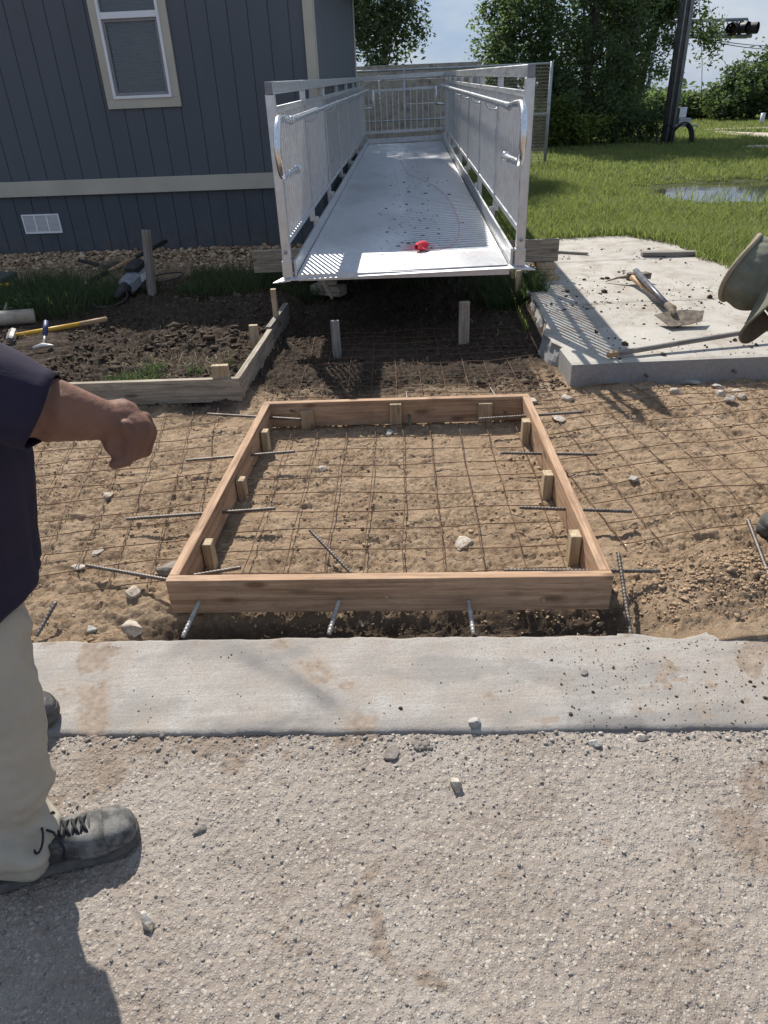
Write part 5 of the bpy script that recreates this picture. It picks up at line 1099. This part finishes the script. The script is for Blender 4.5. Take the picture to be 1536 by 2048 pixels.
# ================================================================== TREES, POLE, SIGNAL
def leafmesh(name, C_, size, rnd, flat=.35):
    n = len(C_); a = rng.normal(size=(n, 3)); a[:, 2] *= .6; a /= np.linalg.norm(a, axis=1)[:, None]; b = rng.normal(size=(n, 3)); b -= a * (a * b).sum(1)[:, None]; b /= np.linalg.norm(b, axis=1)[:, None]
    s_ = size * rng.uniform(.6, 1.35, n); A_ = a * s_[:, None]; B_ = b * (s_ * .42)[:, None]
    V = np.stack([C_ - A_, C_ + B_, C_ + A_, C_ - B_], 1).reshape(-1, 3)
    return npmesh(name, V, np.arange(4 * n).reshape(-1, 4), {'rnd': np.repeat(rnd, 4)})
def tree(name, label, cat, base, trunks, lobes, nclump, per, leaf, m, spread=.35, group=None, droop=0.0):
    """lobes: (centre, radii) ellipsoids; leaves in clumps that sit mostly on the outside of the lobes"""
    t_ = empty(name, base, label, cat, group); base = np.array(base, float); limb = MB(); vol = np.array([r[0] * r[1] * r[2] for _, r in lobes]) ** .8; vol /= vol.sum()
    cl = []
    for (c, r), f in zip(lobes, vol):
        k = max(4, int(nclump * f)); d = rng.normal(size=(k, 3)); d /= np.linalg.norm(d, axis=1)[:, None]; q = rng.uniform(.35, 1, k) ** .55
        cl.append(np.array(c) + d * q[:, None] * np.array(r))
    cl = np.concatenate(cl); cl = cl[cl[:, 2] > base[2] + .15]
    n = len(cl); cnt = rng.integers(int(per * .4), int(per * 1.6), n); idx = np.repeat(np.arange(n), cnt)
    sp = spread * rng.uniform(.5, 1.35, n); P_ = cl[idx] + np.clip(rng.normal(size=(len(idx), 3)), -1.55, 1.55) * sp[idx][:, None] * np.array([1, 1, .72]); P_[:, 2] -= droop * np.abs(rng.normal(size=len(idx)))
    P_[:, 2] = np.maximum(P_[:, 2], base[2] + .04)
    rn = np.clip(rng.random(n)[idx] * .7 + rng.random(len(idx)) * .4 - .05, 0, 1)
    link('crown', leafmesh('crown', P_, leaf, rn), m, t_)
    for (bx, by, r0, lean, top) in trunks:
        b = base + np.array([bx, by, -.15]); tp = b + np.array([lean[0], lean[1], top]); k = 8
        pts = [b + (tp - b) * q + np.array([math.sin(q * 5 + bx) * .06, math.cos(q * 4 + by) * .06, 0]) * top * .2 for q in np.linspace(0, 1, k)]
        limb.tube(pts, [r0 * (1.25 if i == 0 else 1) * (1 - .6 * i / (k - 1)) for i in range(k)], 9)
        near = cl[np.argsort(np.linalg.norm((cl - tp) * np.array([1, 1, .7]), axis=1))[: 30: 2]]
        for q in near:
            i = random.randint(3, k - 1); p = pts[i]; md = (p + q) / 2 + np.array([0, 0, .12 * np.linalg.norm(q - p)])
            limb.tube([p, md, q], [r0 * .32, r0 * .2, r0 * .07], 5, cap=False)
    limb.build('trunk', M['bark'], t_, True); return t_
g0 = lambda x, y: (x, y, float(gbase(x, y)))
tree('broadleaf_tree', 'big dark broadleaf tree thicket behind the chain link fence', 'tree', g0(5.4, 25.0), [(-.7, .2, .22, (-.6, 0, 0), 4.6), (1.0, -.6, .17, (.5, .3, 0), 4.4), (.1, 1.0, .2, (.2, 0, 0), 5), (2.2, -.3, .12, (.4, 0, 0), 3.4)],
     [((5.6, 25.2, 4.4), (2.0, 2.2, 3.2)), ((4.55, 24.6, 3.0), (.9, 1.3, 1.3)), ((6.6, 25.0, 3.4), (2.0, 2.0, 3.0)), ((5.6, 25.5, 7.0), (2.6, 2.2, 2.2)), ((7.6, 25.4, 2.2), (1.2, 1.5, 2.1)), ((3.95, 25.0, 3.1), (.75, .8, .9)), ((5.2, 24.6, 1.3), (2.4, 1.6, 1.3)), ((4.2, 25.0, 1.3), (1.0, 1.4, 1.6)), ((6.6, 24.4, 1.0), (1.6, 1.2, 1.1)), ((4.0, 25.2, 3.7), (.45, .7, .45))], 800, 74, .074, M['leaf_dark'], .27)
tree('broadleaf_tree', 'looser tree with hanging twigs behind the leaning pole', 'tree', g0(9.0, 26.4), [(-.3, 0, .12, (.5, 0, 0), 4.5), (-1.1, .2, .09, (-.2, 0, 0), 4)],
     [((8.6, 26.4, 5.2), (1.5, 1.3, 1.7)), ((8.4, 26.4, 3.2), (1.3, 1.2, 1.5)), ((9.9, 26.4, 3.8), (.75, .7, .5)), ((10.7, 26.4, 3.2), (.55, .5, .4)), ((11.1, 26.4, 2.75), (.28, .3, .45)), ((9.6, 26.4, 2.5), (.35, .4, .6)), ((8.2, 26.4, 1.6), (.8, .9, 1.1))], 330, 58, .075, M['leaf_mid'], .22, droop=.06)
tree('broadleaf_tree', 'airy pale tree rising behind the concrete wall at the house', 'tree', g0(-.6, 24.5), [(0, 0, .16, (.1, 0, 0), 4.8), (.9, .3, .10, (.5, 0, 0), 4.4)],
     [((-.6, 24.5, 5.4), (2.0, 1.7, 2.6)), ((.6, 24.3, 4.4), (1.15, 1.2, 1.5)), ((1.05, 24.2, 3.4), (.7, .8, .9)), ((.2, 24.2, 3.0), (1.2, 1.0, .8)), ((-.4, 24.6, 7.6), (1.5, 1.4, 1.4)), ((-2.2, 24.8, 4.4), (1.5, 1.4, 2.0)), ((-2.6, 24.6, 9.6), (1.9, 1.6, 1.8)), ((-2.4, 24.6, 12.2), (2.0, 1.7, 1.9)), ((-1.6, 24.6, 11), (1.3, 1.2, 1.4))], 900, 62, .075, M['leaf_pale'], .25)  # highest lobes are out of view, added to shade the far ramp deck
tree('shrub', 'low lime green shrub glowing under the big dark tree', 'shrub', g0(6.0, 23.4), [(0, 0, .03, (.1, 0, 0), .7)], [((5.6, 23.5, .75), (.75, .4, .65)), ((6.6, 23.3, .45), (.7, .35, .5)), ((4.9, 23.6, .6), (.5, .35, .5))], 110, 34, .075, M['leaf_lime'], .17)
tree('shrub', 'weedy green shrub at the foot of the leaning pole', 'shrub', g0(8.0, 23.6), [(0, 0, .03, (.1, 0, 0), .7)], [((7.9, 23.7, .5), (.8, .4, .6)), ((8.5, 23.9, .3), (.4, .3, .4))], 70, 32, .07, M['leaf_mid'], .16)
for bx, by, lobes, lab in ((17.3, 37.5, [((18.6, 37.5, 1.55), (2.2, 1.4, 1.5)), ((17.2, 37.3, .9), (1.4, 1.2, 1.0)), ((20.0, 37.8, 1.8), (1.9, 1.4, 1.6))], 'rounded dark tree mass at the far right beyond the path'),
                           (12.6, 39.0, [((12.4, 39, .5), (1.4, 1, .9)), ((13.6, 39.2, .6), (1.3, 1, .85)), ((11.3, 38.6, .45), (1.0, .9, .9))], 'low hedge of bushes between the pole and the far right tree'),
                           (15.2, 40.5, [((15.2, 40.5, .35), (1.3, 1, .75)), ((16.3, 40, .45), (1.0, .9, .8))], 'small bush in the gap under the distant house')):
    tree('far_tree', lab, 'tree', g0(bx, by), [(0.8, 0, .14, (.2, 0, 0), 1.0)], lobes, 260, 50, .12, M['leaf_mid'] if bx > 16 else M['leaf_dark'], .26, group='far trees beyond the path')
xs_ = np.linspace(-60, 130, 300)
cl = np.stack([xs_ + rng.normal(size=300) * 1, 98 + rng.normal(size=300) * 2, -3 + rng.uniform(0.5, 4.2, 300)], 1); idx = np.repeat(np.arange(300), 40); Pf = cl[idx] + rng.normal(size=(len(idx), 3)) * np.array([1.2, 1, .8])
tag(link('treeline', leafmesh('treeline', Pf, .5, rng.random(len(Pf))), M['leaf_mid']), 'low far treeline along the horizon', 'treeline', kind='stuff')
# utility pole
pb = at(1331, 291, .09); pole = empty('utility_pole', pb, 'leaning dark utility pole with grey conduits and a coiled cable', 'utility pole')
ptop = pb + np.array([-.28, -.6, 8.0]); pd = (ptop - pb) / np.linalg.norm(ptop - pb)
MB().tube([pb - pd * .2, pb + pd * 4, ptop], [.165, .150, .135], 16).build('shaft', M['pole'], pole, True)
for k, (dx, dy, r_) in enumerate(((.10, -.16, .035), (.165, -.10, .028), (-.06, -.17, .022))):
    MB().tube([pb + np.array([dx, dy, -.1]), pb + np.array([dx, dy, .0]) * .95 + pd * 7.5], r_, 8).build('conduit', M['conduit'], pole, True)
bx_ = MB(); bx_.bar(pb + (.18, -.2, .62), pb + (.52, -.2, .62), .2, .16); bx_.bar(pb + (.1, -.2, .50), pb + (.78, -.2, .50), .05, .05); bx_.bar(pb + (.05, -.2, .70), pb + (.05, -.2, .9), .18, .06); bx_.build('terminal_box', M['gal'], pole, bevel=.01)
MB().bar(pb + (.27, -.25, .72), pb + (.27, -.25, .98), .2, .02, up=(0, 1, 0)).build('pole_sign', M['white_paint'], pole)
cb = MB()
for k in range(5): cb.tube([pb + np.array([.34 + (.26 + .02 * k) * math.sin(a), -.2 - .03 * k, .12 + (.40 + .02 * k) * math.cos(a)]) for a in np.linspace(0, 6.28, 26)], .016, 5, cap=False)
for k in range(3): cb.tube([pb + np.array([-.14 + .22 * math.sin(a) * (1 + .1 * k), -.18 - .03 * k, .2 + .36 * math.cos(a)]) for a in np.linspace(0, 6.28, 22)], .012, 5, cap=False)
cb.build('cable_coil', M['black'], pole, True)
pw = lambda x, y, Y: atY(x, y, Y)
for (a, b, lab) in (((1384, 74, 26), (1600, 92, 60), 'upper of two cables running right from the pole'), ((1378, 70, 26), (1600, 84, 60), 'lower of two cables running right from the pole')):
    p, q = pw(*a), pw(*b); tag(MB().tube([p + (q - p) * t_ - np.array([0, 0, .25 * 4 * t_ * (1 - t_)]) for t_ in np.linspace(0, 1, 14)], .016, 5).build('overhead_cable', M['black'], None, True), lab, 'cable')
p, q = pw(1398, 0, 23.5), pw(1402, 245, 23.5); tag(MB().tube([p, (p + q) / 2 + (.06, 0, 0), q], .009, 5).build('hanging_cable', M['black'], None, True), 'thin loose cable hanging down right of the leaning pole', 'cable')
# crossing signal on a cantilever, far beyond the pole
sY = 62.0; a0, a1, b0_, b1_ = pw(1330, 72, sY), pw(1503, 72, sY), pw(1330, 42, sY), pw(1495, 38, sY)
sig = empty('crossing_signal', (a0[0] - 1, sY, -2.2), 'railway crossing signal arm with black hooded lamps against the sky', 'crossing signal')
tr_ = MB(); 
for dy in (0, .7):
    o = np.array([0, dy, 0]); tr_.tube([a0 + o, a1 + o], .12, 8); tr_.tube([b0_ + o, b1_ + o], .09, 8)
    for k in range(9): t_ = k / 8; tr_.tube([a0 + (a1 - a0) * t_ + o, b0_ + (b1_ - b0_) * t_ + o], .055, 6); 
    for k in range(0, 8, 2): tr_.tube([a0 + (a1 - a0) * k / 8 + o, b0_ + (b1_ - b0_) * (k + 1) / 8 + o], .05, 6)
tr_.build('truss_arm', M['conduit'], sig, True)
ms_ = a0 + np.array([-.6, .35, 0]); MB().tube([(ms_[0], ms_[1], -2.4), (ms_[0], ms_[1], b0_[2] + .5)], .16, 12).build('mast', M['gal'], sig, True)
for (px, py, yaw) in ((1466, 58, -.7), (1480, 56, .55), (1498, 57, .8)):
    c = pw(px, py, sY - .25); n_ = np.array([math.sin(yaw), -math.cos(yaw), 0]); lb = MB(); lb.tube([c + n_ * .03, c + n_ * .0], .42, 20); lb.tube([c - n_ * .02, c + n_ * .62], [.34, .37], 16, cap=False); lb.tube([c, c - n_ * .2], [.2, .12], 12); lb.build('lamp', M['black'], sig, True)
cr = MB()
c = pw(1432, 56, sY - .35)
for sg in (-1, 1): cr.bar(c + np.array([-.55, 0, -.55 * sg]), c + np.array([.55, -.01 * sg, .55 * sg]), .02, .2)
cr.build('crossbuck', M['white_paint'], sig)
# far house roof, marker post
fh = empty('far_house', (22.5, 75, -3), 'far house with grey roof and white gable over the bushes', 'house')
c = pw(1416, 214, 75); hx = c[0]
mb = MB(); mb.add([(hx - 2.2, 74, -3), (hx + 2.2, 74, -3), (hx + 2.2, 82, -3), (hx - 2.2, 82, -3), (hx - 2.2, 74, c[2] - .6), (hx + 2.2, 74, c[2] - .6), (hx + 2.2, 82, c[2] - .6), (hx - 2.2, 82, c[2] - .6), (hx + .6, 74, c[2] + .55)], [(0, 1, 5, 4), (1, 2, 6, 5), (2, 3, 7, 6), (3, 0, 4, 7), (4, 5, 8)]); mb.build('wall', M['white_paint'], fh)
mb = MB(); mb.add([(hx - 2.6, 73.9, c[2] - .8), (hx + .6, 73.9, c[2] + .7), (hx + .6, 82, c[2] + .7), (hx - 2.6, 82, c[2] - .8), (hx + 2.6, 73.9, c[2] - .5), (hx + 2.6, 82, c[2] - .5)], [(0, 1, 2, 3), (1, 4, 5, 2)]); mb.build('roof', M['roof'], fh)
p = at(1522, 252, .09); tag(MB().tube([p, atY(1527, 226, p[1])], .085, 10).build('marker_post', M['white_paint'], None, True), 'white marker post on the far grass at the right', 'post')

# ================================================================== GRASS, GRAVEL, CRUMBS
def inframe(P_, mg=60):
    q = P_ - CAM; Zc = q @ _fw; x = 768 + F_PX * (q @ CR) / Zc; y = 1024 - F_PX * (q @ CU) / Zc
    return (x > -mg) & (x < 1536 + mg * 3) & (y > -mg) & (y < 2048 + mg) & (Zc > 0)
def lawnpts(n, y0, y1):
    Y_ = np.exp(rng.uniform(math.log(y0), math.log(y1), n)); X_ = rng.uniform(-.2, 1, n) * (0.66 * Y_ + 2.5) + .6
    pd_ = np.stack([X_, Y_, gz(X_, Y_)], 1); return pd_
V = []
P_ = np.concatenate([lawnpts(260000, 5.2, 14), lawnpts(170000, 12, 44)])
x, y = P_[:, 0], P_[:, 1]; nn = fbm(x, y, 1.1, 4, 61); n2 = fbm(x, y, 7, 3, 62)
pudd = np.exp(-(((x - 7.9) / 3.15) ** 2) ** 2 - (((y - 12.25 + 0.10 * (x - 6)) / 1.42) ** 2) ** 2)
redge = 3.12 + .32 * (fbm(y * 1.0, y * 0, 2.2, 3, 63) - .5) + .06 * ss(6.1, 7.2, y) 
fedge = 8.24 + .22 * (fbm(x, x * 0, 2.5, 3, 64) - .5) - .95 * ss(2.75, 3.4, x)
onslab = (x > 1.15) & (y > 4) & (y < fedge) & (x < redge)
rampz = (x > -.75 + .05 * (y - 5.1)) & (x < 1.12 + .05 * (y - 5.1)) & (y > 6.6) & (y < 17)
left = (x < 1.12 + .05 * (y - 5.1)) & (y < 17)
keep = ~onslab & ~left & (y > 5.2) & inframe(P_) & (pudd < .30 + .5 * (n2 - .5)) 
bare = (n2 < .40) & (pudd > .03)
path_ = np.zeros(len(x), bool)
def inpath(px0, px1, py0, py1):
    q = P_ - CAM; Zc = q @ _fw; X2 = 768 + F_PX * (q @ CR) / Zc; Y2 = 1024 - F_PX * (q @ CU) / Zc
    return (X2 > px0) & (Y2 > py0(X2)) & (Y2 < py1(X2))
path_ |= inpath(1425, 1700, lambda X2: 262 + .035 * np.maximum(0, X2 - 1425), lambda X2: 263.5 + .125 * np.minimum(X2 - 1425, 150))
path_ |= inpath(1487, 1700, lambda X2: 291.2 + 0 * X2, lambda X2: 296 + 0 * X2); path_ |= inpath(1410, 1700, lambda X2: 259 - .033 * (X2 - 1410), lambda X2: 261 - .025 * (X2 - 1410))
keep &= ~bare & ~path_; P_ = P_[keep]; x, y = P_[:, 0], P_[:, 1]; nn = nn[keep]
edge = np.exp(-np.abs(y - fedge[keep]) / .5) + np.exp(-np.abs(x - redge[keep]) / .45)
hg = (0.075 + .10 * nn + .075 * np.clip(edge, 0, 1) * (x > 2.0)) * rng.uniform(.6, 1.4, len(x)) * np.clip(1 + (y - 12) * .02, 1, 1.4)
hg *= .74 * np.where(y < 8, 1, .9) * (1 - .66 * ss(9.2, 10.2, y) * ss(14.4, 13.2, y) * ss(4.0, 4.8, x))
lawn = blades('lawn', P_, hg, .0035 + .0007 * y * rng.uniform(.7, 1.3, len(x)), .75)
tag(link('lawn', lawn, M['grass']), 'sunlit green lawn grass blades around the puddle', 'grass', kind='stuff')
# reeds in the puddle's near margin
n = 260; Q = np.array([at(random.uniform(1310, 1560), random.uniform(398, 424), .02) for _ in range(n)])
tag(link('puddle_grass', blades('puddle_grass', Q, rng.uniform(.08, .34, n), np.full(n, .011), .9), M['grass']), 'sparse long grass stems standing in the puddle', 'grass', kind='stuff')
# shaded tufts at the left and below the ramp's near end
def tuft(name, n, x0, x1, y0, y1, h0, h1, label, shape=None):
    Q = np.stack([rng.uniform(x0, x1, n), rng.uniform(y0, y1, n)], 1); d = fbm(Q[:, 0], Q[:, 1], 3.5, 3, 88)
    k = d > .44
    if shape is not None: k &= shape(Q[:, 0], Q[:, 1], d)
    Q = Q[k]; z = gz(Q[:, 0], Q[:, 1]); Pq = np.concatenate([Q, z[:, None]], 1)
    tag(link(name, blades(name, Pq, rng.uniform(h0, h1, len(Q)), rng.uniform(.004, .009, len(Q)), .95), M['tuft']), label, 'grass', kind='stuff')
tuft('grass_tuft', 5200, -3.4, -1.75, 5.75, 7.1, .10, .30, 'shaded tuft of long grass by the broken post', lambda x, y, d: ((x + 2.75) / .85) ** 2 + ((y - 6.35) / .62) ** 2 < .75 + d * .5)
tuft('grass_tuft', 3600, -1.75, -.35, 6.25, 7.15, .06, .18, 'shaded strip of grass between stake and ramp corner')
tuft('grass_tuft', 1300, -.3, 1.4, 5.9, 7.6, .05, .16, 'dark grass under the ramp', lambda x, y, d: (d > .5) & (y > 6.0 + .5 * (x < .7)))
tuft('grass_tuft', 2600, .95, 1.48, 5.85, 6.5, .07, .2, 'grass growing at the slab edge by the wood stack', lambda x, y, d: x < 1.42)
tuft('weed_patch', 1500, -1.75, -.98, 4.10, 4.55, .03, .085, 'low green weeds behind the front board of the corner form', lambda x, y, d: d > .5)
# straw and torn roots on the topsoil
n = 2600; Q = np.stack([rng.uniform(-2.8, 1.15, n), rng.uniform(4.05, 6.9, n)], 1); k = (fbm(Q[:, 0], Q[:, 1], 2.4, 3, 89) > .5) & ((Q[:, 0] < -.75) | (Q[:, 1] < 6)); Q = Q[k]
Qn = np.stack([rng.uniform(-1.75, -.95, 900), rng.uniform(4.12, 4.75, 900)], 1); Q = np.concatenate([Q, Qn]); Pq = np.concatenate([Q, (gz(Q[:, 0], Q[:, 1]) + .004)[:, None]], 1)
tag(link('straw_litter', blades('straw_litter', Pq, rng.uniform(.02, .05, len(Q)), rng.uniform(.002, .004, len(Q)), 1.6), M['straw']), 'dry straw and torn roots on the dug topsoil', 'straw', kind='stuff')
# clods
n = 26000; Q = np.stack([rng.uniform(-2.1, 2.3, n), rng.uniform(1.8, 4.2, n)], 1); d = fbm(Q[:, 0], Q[:, 1], 3.2, 4, 97, .6); Q = Q[d > .49 + .12 * rng.random(n)]
sz = .0020 * np.exp(rng.normal(size=len(Q)) * .62); sz = np.minimum(sz, .013); Pq = np.concatenate([Q, (gz(Q[:, 0], Q[:, 1]) + sz * .25)[:, None]], 1)
tag(link('sand_crumbs', scatter('sand_crumbs', Pq, sz, ICO1, .6), M['clod']), 'crumbs and clods of tan sandy earth', 'earth crumbs', kind='stuff')
n = 3000; Q = np.stack([1.22 + rng.normal(size=n) * .28, 1.98 + rng.normal(size=n) * .10], 1); Q = Q[Q[:, 1] > strip_far(Q[:, 0]) + .02]; sz = np.minimum(.0026 * np.exp(rng.normal(size=len(Q)) * .6), .012); Pq = np.concatenate([Q, (gz(Q[:, 0], Q[:, 1]) + sz * .3)[:, None]], 1)
tag(link('sand_heap_crumbs', scatter('sand_heap_crumbs', Pq, sz, ICO1, .65), M['clod']), 'loose crumbs on the sand heap by the strip', 'earth crumbs', kind='stuff')
n = 14000; Q = np.stack([rng.uniform(-3.0, 1.2, n), rng.uniform(4.02, 6.6, n)], 1); d = fbm(Q[:, 0], Q[:, 1], 3.5, 4, 98, .6); k = (d > .5) & ~((Q[:, 0] > -.83) & (Q[:, 0] < -.68)); Q = Q[k]; sz = np.minimum(.008 * np.exp(rng.normal(size=len(Q)) * .55), .045); sz = np.where(Q[:, 0] > -.7, sz * .6, sz); Pq = np.concatenate([Q, (gz(Q[:, 0], Q[:, 1]) + sz * .2)[:, None]], 1)
tag(link('topsoil_clods', scatter('topsoil_clods', Pq, sz, ICO1, .6), M['dclod']), 'dark clods of dug topsoil', 'earth clods', kind='stuff')
# house gravel
n = 5600; s_ = rng.uniform(-.05, 5.2, n); o_ = np.abs(rng.normal(size=n)) * .42 + .01; k = o_ < 1.15 - .3 * fbm(s_, s_ * 0, 1.2, 3, 31); s_, o_ = s_[k], o_[k]
Pq = PC + DF * s_[:, None] + NF * o_[:, None]; sz = .013 * np.exp(rng.normal(size=len(s_)) * .42); Pq[:, 2] = gz(Pq[:, 0], Pq[:, 1]) + sz * .3 + .05 * ss(.5, 0, o_) 
tag(link('house_gravel', scatter('house_gravel', Pq, sz, ICO1, .55, (.5, .85)), M['gravel']), 'tan limestone gravel along the house foot', 'gravel', kind='stuff')
# road chips and grit
n = 6500; Q = np.stack([rng.uniform(-1.15, 1.2, n), .55 + .88 * rng.random(n) ** .8], 1); Q = Q[Q[:, 1] < strip_near(Q[:, 0]) - .005]; sz = np.minimum(.0017 * np.exp(rng.normal(size=len(Q)) * .5), .0048); Pq = np.concatenate([Q, (rz(Q[:, 0], Q[:, 1]) + sz * .1)[:, None]], 1)
n2_ = 650; Q2 = np.stack([rng.uniform(-1.0, 1.2, n2_), rng.uniform(0, 1, n2_)], 1); Q2[:, 1] = strip_near(Q2[:, 0]) - .003 - .09 * Q2[:, 1] ** 2; sz2 = np.minimum(.0024 * np.exp(rng.normal(size=n2_) * .55), .007); Pq2 = np.concatenate([Q2, (rz(Q2[:, 0], Q2[:, 1]) + sz2 * .3)[:, None]], 1)
tag(link('road_grit', scatter('road_grit', np.concatenate([Pq, Pq2]), np.concatenate([sz, sz2]), ICO1, .3, (.4, .9)), M['pebble']), 'loose grit and chips on the road', 'grit', kind='stuff')
# soil crumbs on strip, slab and deck
n = 240; U = rng.uniform(-1.0, 1.2, n); Wq = rng.random(n); Q = np.stack([U, strip_near(U) + Wq * (strip_far(U) - strip_near(U)) * .96], 1); Q = np.concatenate([Q, np.stack([rng.uniform(.5, 1.25, 620), rng.uniform(1.36, 1.72, 620)], 1)]); sz = np.minimum(.0013 * np.exp(rng.normal(size=len(Q)) * .55), .006); Pq = np.concatenate([Q, (.0115 + sz * .2)[:, None]], 1)
tag(link('strip_crumbs', scatter('strip_crumbs', Pq, sz), M['dclod']), 'dark crumbs on the gutter strip', 'earth crumbs', kind='stuff')
n = 1500; Q = np.stack([rng.uniform(1.25, 3.0, n), rng.uniform(4.1, 7.6, n)], 1); Q = Q[fbm(Q[:, 0], Q[:, 1], 2.6, 4, 99, .6) > .5]; Q = np.concatenate([Q, np.stack([1.9 + rng.normal(size=70) * .3, 6.2 + rng.normal(size=70) * .25], 1)]); sz = np.minimum(.0036 * np.exp(rng.normal(size=len(Q)) * .75), .026); Pq = np.concatenate([Q, (.136 + sz * .25)[:, None]], 1)
tag(link('slab_crumbs', scatter('slab_crumbs', Pq, sz), M['dclod']), 'dark soil crumbs on the slab', 'earth crumbs', kind='stuff')
n = 1500; Q = np.stack([rng.uniform(1.3, 3.0, n), rng.uniform(4.1, 6.8, n)], 1); Q = Q[fbm(Q[:, 0], Q[:, 1], 2.1, 4, 101, .6) > .55]; Pq = np.concatenate([Q, np.full((len(Q), 1), .137)], 1)
tag(link('slab_straw', blades('slab_straw', Pq, rng.uniform(.008, .02, len(Q)), rng.uniform(.002, .004, len(Q)), 3.0), M['straw']), 'dry grass clippings on the slab', 'straw', kind='stuff')
n = 620; s_ = rng.uniform(.0, 6.5, n) ** 1.0; l_ = rng.normal(size=n) * .3 - .05; k = np.abs(l_) < .7; s_, l_ = s_[k], l_[k]; Pq = np.stack([RP(a, b, .003) for a, b in zip(s_, l_)]); sz = np.minimum(.0042 * np.exp(rng.normal(size=len(s_)) * .75), .024)
tag(link('deck_crumbs', scatter('deck_crumbs', Pq, sz, ICO1, .4, (.15, .4)), M['dclod']), 'flattened soil crumbs on the ramp deck', 'earth crumbs', kind='stuff')
